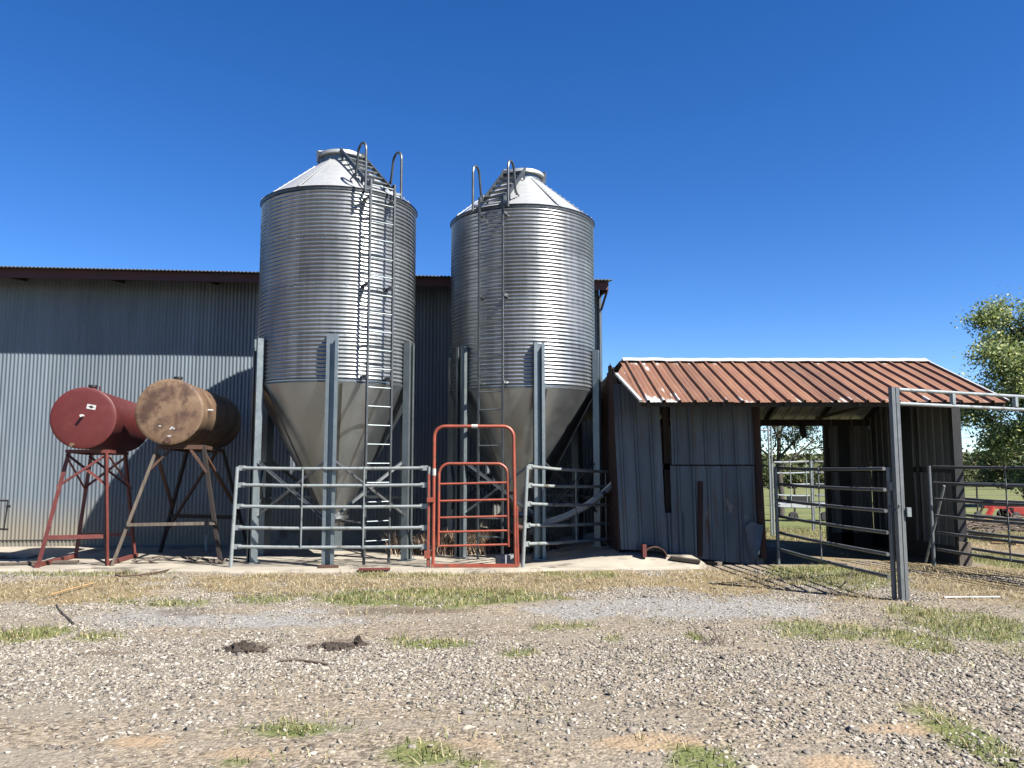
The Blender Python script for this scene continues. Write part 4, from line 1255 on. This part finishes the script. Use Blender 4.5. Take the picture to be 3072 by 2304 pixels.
# dark clods
def clod(u, v, w_, h_, label):
    c = G(u, v); n = 400; m = MB()
    vs = []; N, K = 28, 10
    for j in range(K + 1):
        for i in range(N):
            t = j / K; a_ = 2 * math.pi * i / N
            nz = mnoise.noise(Vector((math.cos(a_) * 2 + u, math.sin(a_) * 2, t * 3))) + .7 * mnoise.noise(Vector((math.cos(a_) * 6 + u, math.sin(a_) * 6, t * 9)))
            r = (1 - t) * (1 + .35 * nz)
            vs.append(Vector((c.x + math.cos(a_) * r * w_, c.y + math.sin(a_) * r * w_ * .75, gzf(c.x, c.y) - .02 + h_ * (1 - (1 - t) ** 2) * (1 + .6 * nz))))
    m.add(vs, [(j * N + i, j * N + (i + 1) % N, (j + 1) * N + (i + 1) % N, (j + 1) * N + i) for j in range(K) for i in range(N)])
    for k in range(60):
        a_, rr_ = rnd.uniform(0, 6.28), rnd.uniform(.3, 1.35)
        q = Vector((c.x + math.cos(a_) * rr_ * w_, c.y + math.sin(a_) * rr_ * w_ * .75, gzf(c.x, c.y) + .004 + h_ * .6 * max(0, 1 - rr_)))
        e = rnd.uniform(.006, .022)
        m.box(q, (e * 1.6, e, e), rnd.uniform(0, 3), Matrix.Rotation(rnd.uniform(0, 1), 3, 'X'))
        if k % 5 == 0: m.tube([q, q + Vector((rnd.uniform(-.06, .06), rnd.uniform(-.05, .05), rnd.uniform(.0, .03)))], .003, 4)
    m.solo('soil_clod', 'soil', label, 'clod of soil', 'dark clods on the gravel', smooth=0)
clod(728, 1948, .17, .085, 'low round mound of dark soil on the gravel left of centre')
clod(1008, 1938, .2, .05, 'flat patch of dark soil and litter right of the round mound')
clod(1074, 1932, .055, .085, 'small black upright lump at the end of the flat soil patch')
# planks and scrap on the pad
m = MB(); a = P(2012, 1660, 13.1); b = P(2100, 1664, 12.95); m.bar((a.x, a.y, base_z(a.x, a.y) + .03), (b.x, b.y, base_z(b.x, b.y) + .03), .14, .05); m.solo('plank', 'dark_wood', 'dark weathered plank lying at the right end of the pad', 'plank')
m = MB(); a = G(2120, 1692); b = G(2160, 1697); m.bar(a + Vector((0, 0, .03)), b + Vector((0, 0, .03)), .12, .05); m.solo('wood_scrap', 'old_wood', 'short wood scrap on the ground before the shed wall', 'wood scrap')
def scoop():
    c = P(1962, 1645, 13.2); z0 = base_z(c.x, c.y); root = thing('rusty_scoop', 'red rusty half round scoop at the foot of shed wall', 'scoop', (c.x, c.y, z0))
    m = MB(); vs = []; N = 14
    for (r, ) in ((.17,), (.155,)):
        for y in (-.13, .13):
            for i in range(N + 1):
                a_ = math.pi * i / N
                vs.append(Vector((c.x + r * math.cos(a_) * 1.15, c.y + y + .02, z0 + r * math.sin(a_))))
    k = N + 1; fs = []
    for i in range(N):
        fs += [(i, i + 1, k + i + 1, k + i), (2 * k + i + 1, 2 * k + i, 3 * k + i, 3 * k + i + 1), (i + 1, i, 2 * k + i, 2 * k + i + 1), (k + i, k + i + 1, 3 * k + i + 1, 3 * k + i)]
    m.add(vs, fs); m.build('curved_shell', 'rust_dark', root, 40)
    m = MB(); m.box((c.x - .17, c.y - .02, z0 + .1), (.06, .2, .2)); m.build('end_plate', 'stand_red', root)
scoop()
# boards at the left edge of the pad
m = MB(); c = P(20, 1662, 14.2); m.box((c.x, c.y, base_z(c.x, c.y) + .05), (.9, .4, .035), .1, Matrix.Rotation(R(4), 3, 'Y')); m.solo('pale_board', 'concrete', 'pale flat slab lying by the barn wall at far left', 'slab')
for k, (u, v, lab) in enumerate(((10, 1697, 'bleached board end on pad edge at far left'), (150, 1692, 'split board beside the red stand foot'))):
    m = MB(); c = G(u, v, .03); m.bar((c.x - .35, c.y - .05, .06), (c.x + .4, c.y + .1, .06), .12, .03); m.solo('broken_board', 'old_wood', lab, 'board', 'broken boards on the pad edge')
labs = ['bleached splintered plank lying before the rusty tank stand', 'wavy strip of grey bark like wood beside the panel post', 'short curled wood scrap next to the panel post foot', 'flat grey stone like scrap at the pad lip before the tanks']
for k, (u, v, dx, lab) in enumerate(((520, 1679, .35, labs[0]), (600, 1685, .2, labs[1]), (655, 1690, .13, labs[2]), (440, 1688, .22, labs[3]))):
    c = G(u, v, .04); m = MB()
    n_ = 7; vs = []
    for i in range(n_ + 1):
        t = i / n_ * 2 - 1; w_ = .05 * (1 + .5 * math.sin(i * 2.1 + k))
        z = base_z(c.x, c.y) + .035 + .02 * math.sin(i * 1.7 + k)
        for (yy, zz) in ((-w_, 0), (w_, .01), (w_, .03), (-w_, .025)): vs.append(Vector((c.x + t * dx, c.y + yy + .03 * math.sin(i + k), z + zz)))
    fs = [(i * 4 + q, i * 4 + (q + 1) % 4, (i + 1) * 4 + (q + 1) % 4, (i + 1) * 4 + q) for i in range(n_) for q in range(4)] + [(3, 2, 1, 0), (n_ * 4, n_ * 4 + 1, n_ * 4 + 2, n_ * 4 + 3)]
    m.add(vs, fs); m.solo('wood_scrap', 'old_wood', lab, 'wood scrap', 'scraps along the pad edge', smooth=0)
m = MB(); c = G(1120, 1712, .03); m.bar((c.x - .22, c.y, .05), (c.x + .25, c.y + .03, .055), .09, .03); m.solo('red_board', 'stand_red', 'reddish board lying at pad edge below the left panel', 'board')
m = MB(); c = G(975, 1705, .03); m.bar((c.x - .1, c.y, .06), (c.x + .2, c.y + .05, .05), .1, .04); m.solo('rust_plate', 'rust_dark', 'rusty plate lying before the front leg of left bin', 'plate')
# dark iron bracket on the barn wall at the far left
def bracket():
    a = P(14, 1500, 15.9)
    root = thing('wall_bracket', 'black iron gate bracket against the barn at the far left edge', 'bracket', (a.x, a.y, a.z - .4))
    m = MB(); m.tube([P(24, 1499, 15.85), P(22, 1520, 15.85), P(11, 1592, 15.85)], .014, 8); m.build('upright', 'black', root)
    for v0, v1 in ((1501, 1502), (1585, 1588)):
        m = MB(); m.tube([P(-60, v0, 15.9), P(24, v1, 15.85)], .018, 8); m.build('arm', 'black', root)
    m = MB(); c = P(25, 1519, 15.83); m.box(c, (.06, .05, .05)); m.build('knuckle', 'black', root)
bracket()
m = MB(); a = P(620, 1605, 15.6); b = P(618, 1640, 15.6); m.tube([a, b], .025, 8); m.tube([b, P(618, 1660, 15.6)], .03, 8); m.solo('stub_pipe', 'pvc', 'short pale pipe standing by barn wall behind rusty tank', 'pipe')
# dry weeds behind the bins
n = 9000
wx = np.concatenate([rng.uniform(-1.75, .35, 6500), rng.uniform(-2.3, .9, 2500)])
wy = 15.45 + .1 * wx + rng.normal(0, .25, n)
pts = np.stack([wx, wy, np.array([float(pz(a, b)) for a, b in zip(wx, wy)])], -1)
hh = (.12 + .40 * rng.random(n) ** 1.5) * (.5 + 1.0 * fbm(wx, wy, 1.7))
blades('dry_weeds', pts, hh, .9, .007, 'weed', 'tangle of dead brown weeds along the barn foot behind the bins')

# ------------------------------------------------------------------ beyond the shed
def leaf_cards(pts, size, asp=.55):
    n = len(pts)
    a = rng.normal(size=(n, 3)); a /= np.linalg.norm(a, axis=1)[:, None]
    b = rng.normal(size=(n, 3)); b -= a * (a * b).sum(1)[:, None]; b /= np.linalg.norm(b, axis=1)[:, None]
    s = (size * rng.uniform(.6, 1.4, n))[:, None]
    v = np.stack([pts - a * s, pts + b * s * asp, pts + a * s, pts - b * s * asp], 1)
    return v.reshape(-1, 3), np.arange(n * 4)

def set_parent(o, root):
    L = world_loc(root)
    me = o.data; co = np.empty(len(me.vertices) * 3, np.float32); me.vertices.foreach_get('co', co)
    co = co.reshape(-1, 3) - np.array(L, np.float32); me.vertices.foreach_set('co', co.ravel()); me.update()
    o.parent = root

def tree(base, height, trunk_r, spread, label, leafmat, leaf, nleaf, seed, cat='tree', name='tree', first=.28, group=None, droop=0., clump=.55, levels=4, lean=0., zs=.7):
    r_ = random.Random(seed)
    base = Vector(base)
    root = thing(name, label, cat, base, group)
    m = MB(); tips = []
    def grow(p0, d, L, r, lev):
        n_ = 4
        pts = [p0]; rs = [r]
        p_ = p0.copy(); dd = d.copy()
        for i in range(n_):
            dd = (dd + Vector((r_.gauss(0, .16), r_.gauss(0, .16), r_.gauss(0, .1) + (.05 if lev < 2 else -droop)))).normalized()
            p_ = p_ + dd * (L / n_); pts.append(p_.copy()); rs.append(r * (1 - .55 * (i + 1) / n_))
        m.tube(pts, rs, 7 if lev < 2 else 4, False)
        if lev >= levels - 1:
            tips.extend(pts[1:])
            return
        k = {0: 7, 1: 4, 2: 3}.get(lev, 3)
        for j in range(k):
            t = first + (1 - first) * (j + r_.random() * .6) / k if lev == 0 else .25 + .75 * (j + r_.random() * .5) / k
            t = min(t, .98); i = min(int(t * n_), n_ - 1)
            q = pts[i].lerp(pts[i + 1], t * n_ - i)
            ang = j * 2.4 + r_.random() * 1.2
            side = Vector((math.cos(ang), math.sin(ang), 0))
            if lev == 0: nd_ = (side * 1.0 + Vector((0, 0, .35 + .6 * t))).normalized(); LL = spread * (1.0 - .35 * abs(t - .55)) * r_.uniform(.75, 1.1)
            else: nd_ = (dd + side * .9 + Vector((0, 0, r_.uniform(-.3, .4)))).normalized(); LL = L * r_.uniform(.45, .7)
            grow(q, nd_, LL, rs[i] * (.55 if lev == 0 else .6), lev + 1)
        tips.append(pts[-1])
    grow(base - Vector((0, 0, .2)), Vector((lean, 0, 1)).normalized(), height, trunk_r, 0)
    m.build('trunk', 'bark', root, 60)
    tp = np.array([tuple(t) for t in tips])
    pick = rng.integers(0, len(tp), nleaf)
    pts = tp[pick] + rng.normal(0, clump, (nleaf, 3)) * np.array([1, 1, zs])
    v, f = leaf_cards(pts, np.full(nleaf, leaf))
    o = big_mesh('crown', v, f, 4, leafmat); set_parent(o, root)
    return root
bx = P(3185, 1400, 40)
tree((bx.x, 40, gzf(bx.x, 40)), 9.2, .30, 4.4, 'large airy leafy tree with pale green crown at the right edge', 'leaf', .08, 85000, 8, first=.10, clump=.45, droop=.09)
pxp = P(2338, 1400, 30)
tree((pxp.x, 30, gzf(pxp.x, 30)), 3.9, .13, 1.9, 'dark gnarled tree seen through the shed doorway', 'pine', .055, 5200, 21, first=.45, clump=.20, zs=.35, levels=3)
# hedgerow trees beyond the field
hz = [(2300, 150, 3.6, 0), (2380, 170, 4.2, 1), (2450, 160, 3.8, 2), (2870, 210, 4.4, 0), (2905, 230, 4.9, 1), (2940, 220, 4.5, 2), (2975, 235, 5.0, 0), (3010, 150, 8.2, 2), (3045, 215, 6, 1), (3085, 160, 8, 2)]
hl = ['rounded mid green field edge tree with olive tint', 'low spreading field edge tree with yellowish leaves', 'dark dense field edge tree']
def mass_tree(x, y, h, kind, lab):
    z = gzf(x, y); root = thing('field_tree', lab, 'tree', (x, y, z), 'trees along the far field edge')
    n_ = 1500
    u = rng.normal(size=(n_, 3)); u /= np.linalg.norm(u, axis=1)[:, None]
    rad = .55 + .5 * rng.random(n_) ** .6
    lump = 1 + .35 * np.sin(u[:, 0] * 5 + x) * np.sin(u[:, 2] * 6 + y)
    pts = u * (rad * lump)[:, None] * np.array([h * .55, h * .5, h * .45]) + np.array([x, y, z + h * .52])
    pts[:, 2] = np.maximum(pts[:, 2], z + .1)
    v, f = leaf_cards(pts, np.full(n_, h * .05), .8)
    o = big_mesh('crown', v, f, 4, 'far_leaf'); set_parent(o, root)
    m = MB(); m.tube([(x, y, z - .3), (x + .1, y, z + h * .3), (x, y, z + h * .6)], [h * .04, h * .03, h * .015], 6); m.build('trunk', 'bark', root)
where = ['behind the dark tree in the shed doorway', 'in the shed doorway right of the dark trunk', 'at the right jamb of the shed doorway', 'right after the shed corner', 'second beyond the shed corner', 'third beyond the shed corner', 'above the red implement', 'above and right of the red implement', 'under the airy tree', 'lowest under the airy tree']
for (u, D, h, k), wh in zip(hz, where):
    x = (u - CX) / F * D
    mass_tree(x, D, h, k, hl[k].split(' with')[0] + ' ' + wh)
# wooded hill: one mass
def forest():
    n_ = 2600
    y = rng.uniform(300, 900, n_) ; x = y * rng.uniform(.16, .95, n_)
    near = rng.random(n_) < .25
    y[near] = rng.uniform(255, 330, near.sum()); x[near] = y[near] * rng.uniform(.16, .95, near.sum())
    z = gz(x, y); h = rng.uniform(6, 11, n_) * np.where(near, .62, 1.)
    K = 70
    u = rng.normal(size=(n_, K, 3)); u /= np.linalg.norm(u, axis=2)[..., None]
    pts = u * (h[:, None, None] * np.array([.55, .55, .5])) * rng.uniform(.75, 1.08, (n_, K, 1))
    pts += np.stack([x, y, z + h * .5], -1)[:, None, :]
    v, f = leaf_cards(pts.reshape(-1, 3), np.repeat(h * .16, K), .8)
    o = big_mesh('forest', v, f, 4, 'far_leaf')
    tag(o, 'low wooded hills beyond the green field', None, None, 'stuff')
forest()

# corral panel and frame seen through the shed doorway
zs = [float(gz(6, 20)) + q for q in (1.66, 1.36, 1.02, .68, .34)]
a = P(2312, 1400, 19.5); b = P(2432, 1400, 20.5); zz1 = [P(2312, v, 19.5).z for v in (1386, 1419, 1452, 1484, 1518)]; zz2 = [P(2432, v, 20.5).z for v in (1384, 1417, 1452, 1487, 1522)]
panel('pen_rails', 'grey corral panel seen through the shed doorway', 'fence panel', (a.x, a.y), (b.x, b.y), zz1, zz2, (.05, .45, .85), mat='pipe', rr=.022, pr=.028, zfun=gzf, lugs=False, group='corral panels behind the shed')
a2 = P(2436, 1400, 20.6); b2 = P(2560, 1400, 21.5)
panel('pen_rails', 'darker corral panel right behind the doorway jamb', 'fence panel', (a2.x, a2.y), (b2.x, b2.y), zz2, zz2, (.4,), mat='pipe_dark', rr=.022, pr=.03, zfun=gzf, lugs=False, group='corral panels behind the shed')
def back_frame():
    a = P(2309, 1400, 18.6); root = thing('corral_gate_frame', 'pair of tall thin grey posts at left of the shed doorway view', 'gate frame', (a.x, a.y, gzf(a.x, a.y)))
    for u in (2308, 2316):
        q = P(u, 1400, 18.6); m = MB(); m.tube([(q.x, q.y, gzf(q.x, q.y)), (q.x, q.y, 3.2)], .022, 8); m.build('post', 'pipe', root)
    q = P(2308, 1400, 18.6); m = MB(); m.tube([(q.x - 1.2, q.y, 2.45), (q.x, q.y, 2.45)], .02, 8); m.build('top_rail', 'pipe_dark', root)
back_frame()
def trailer():
    a = P(2410, 1400, 26.0); z = gzf(a.x, 26.)
    root = thing('flat_trailer', 'low pale flatbed trailer parked beyond the corral panel', 'trailer', (a.x, 26., z))
    m = MB(); m.box((a.x, 26, z + .50), (1.9, 1.0, .10)); m.build('bed', 'white_trim', root)
    m = MB(); m.box((a.x - .2, 26, z + .68), (.55, .6, .26)); m.build('load_box', 'black', root)
    for x in (-.55, .45):
        m = MB(); 
        m.lathe([(.03, -.06), (.14, -.06), (.155, -.03), (.155, .03), (.14, .06), (.03, .06)], 20)
        mm = Matrix.Rotation(R(90), 3, 'X'); m.v = [tuple(mm @ Vector(q) + Vector((a.x + x, 25.5, z + .155))) for q in m.v]
        m.build('wheel', 'rubber', root)
    m = MB(); m.bar((a.x + 1.0, 26, z + .5), (a.x + 1.6, 25.8, z + .42), .06, .08); m.build('drawbar', 'rust_dark', root)
trailer()

# red implement, brush and boards behind the open gates
def implement():
    D = 24.
    a = P(2990, 1540, D); z = gzf(a.x, D)
    root = thing('farm_implement', 'red three point farm implement parked on grass behind the gates', 'farm implement', (a.x, D, z))
    V = lambda u, v, dd=0.: P(u, v, D + dd)
    m = MB(); m.bar(V(2950, 1521), V(3020, 1523), .12, .07); m.build('main_beam', 'tractor_red', root)
    m = MB(); m.bar(V(2978, 1521, -.1), V(2962, 1552, -.3), .12, .1); m.build('front_strut', 'tractor_red', root)
    m = MB(); c = V(3062, 1532, .2); m.box((c.x, c.y, c.z), (.75, .55, .2)); m.box((c.x, c.y - .05, c.z - .16), (.85, .6, .06)); m.build('deck_housing', 'tractor_red', root)
    m = MB(); m.bar(V(3018, 1523), V(3034, 1548, -.1), .08, .06); m.build('rear_strut', 'tractor_red', root)
    m = MB(); m.bar(V(3000, 1522), V(3008, 1546, .2), .06, .06); m.build('side_link', 'black', root)
    m = MB(); m.tube([V(2948, 1516), V(2945, 1530), V(2935, 1545)], .035, 8); m.build('hitch_arm', 'rust_dark', root)
    for (u, v, r_, dd) in ((2934, 1548, .14, -.2), (3004, 1546, .17, .35), (3050, 1552, .16, -.3)):
        c = V(u, v, dd); m = MB(); m.lathe([(.03, -.05), (r_ * .9, -.05), (r_, -.02), (r_, .02), (r_ * .9, .05), (.03, .05)], 18)
        mm = Matrix.Rotation(R(25), 3, 'Z') @ Matrix.Rotation(R(90), 3, 'X'); m.v = [tuple(mm @ Vector(q) + c) for q in m.v]; m.build('wheel', 'rubber', root, 40)
implement()
def brush():
    m = MB()
    for k in range(240):
        u = rnd.uniform(2855, 3120); v = rnd.uniform(1566, 1606)
        q = G(u, v, -.05); L = rnd.uniform(.25, 1.2); a_ = rnd.uniform(-.5, .5) + (math.pi if rnd.random() < .5 else 0)
        h = rnd.uniform(.0, .28); q.z = gzf(q.x, q.y) + h * rnd.random()
        m.tube([q, q + Vector((math.cos(a_) * L * .5, math.sin(a_) * L * .5, rnd.uniform(-.02, .12))), q + Vector((math.cos(a_ + .3) * L, math.sin(a_ + .3) * L, rnd.uniform(-.05, .16)))], [.022, .016, .008], 5)
    m.solo('brush_pile', 'twig', 'low pile of dead grey brown branches before the red implement', 'brush pile')
brush()
bl = ['long pale yellow board lying right of the shed corner', 'thin board leaning over the yellow boards', 'pinkish board at the top of the lumber', 'short yellow board lowest at the pile end', 'broken yellow board farther back at the shed corner', 'thin pale board lying on the branches']
for k, (u0, v0, u1, v1, wd, mt) in enumerate(((2885, 1618, 3058, 1640, .14, 'new_wood'), (2870, 1608, 2900, 1628, .05, 'white_trim'), (2910, 1617, 3050, 1628, .14, 'old_wood'), (2975, 1634, 3056, 1638, .16, 'new_wood'), (2855, 1570, 2885, 1574, .12, 'new_wood'), (2912, 1598, 2976, 1594, .06, 'new_wood'))):
    A, B = G(u0, v0, -.03), G(u1, v1, -.03)
    lift = (.05, .16, .11, .035, .06, .3)[k]
    m = MB(); m.bar(A + Vector((0, 0, lift)), B + Vector((0, 0, lift)), wd, .045 if k != 1 else .03); m.solo('loose_board', mt, bl[k], 'board', 'boards lying behind the open gates')
# wire fence in the field
def wire_fence():
    root = thing('wire_fence', 'thin wire fence on dark posts crossing the green field', 'fence', (12.6, 28, gzf(12.6, 28)))
    P0, P1 = Vector((8.0, 30., 0)), Vector((30., 36., 0))
    for k in range(9):
        q = P0.lerp(P1, k / 8); z = gzf(q.x, q.y)
        m = MB(); m.tube([(q.x, q.y, z - .1), (q.x + .02, q.y, z + 1.15)], .04, 6); m.build('post', 'dark_wood', root)
    for h in (.35, .7, 1.05):
        m = MB(); m.tube([(P0.lerp(P1, k / 8).x, P0.lerp(P1, k / 8).y, gzf(P0.lerp(P1, k / 8).x, P0.lerp(P1, k / 8).y) + h) for k in range(9)], .008, 4); m.build('strand', 'wire', root)
wire_fence()
# power lines
pl = ['lowest of three power lines crossing the sky right of shed', 'middle of three power lines crossing the sky right of shed', 'faint uppermost of three power lines right of shed']
for k, (v0, v1) in enumerate(((1346, 1303), (1322, 1279), (1294, 1266))):
    A, B = P(2830, v0, 130), P(3110, v1, 120)
    mid = A.lerp(B, .5) - Vector((0, 0, .12))
    m = MB(); m.tube([A, A.lerp(B, .25) - Vector((0, 0, .09)), mid, A.lerp(B, .75) - Vector((0, 0, .09)), B], .03, 5)
    m.solo('power_line', 'wire', pl[k], 'power line', 'power lines')
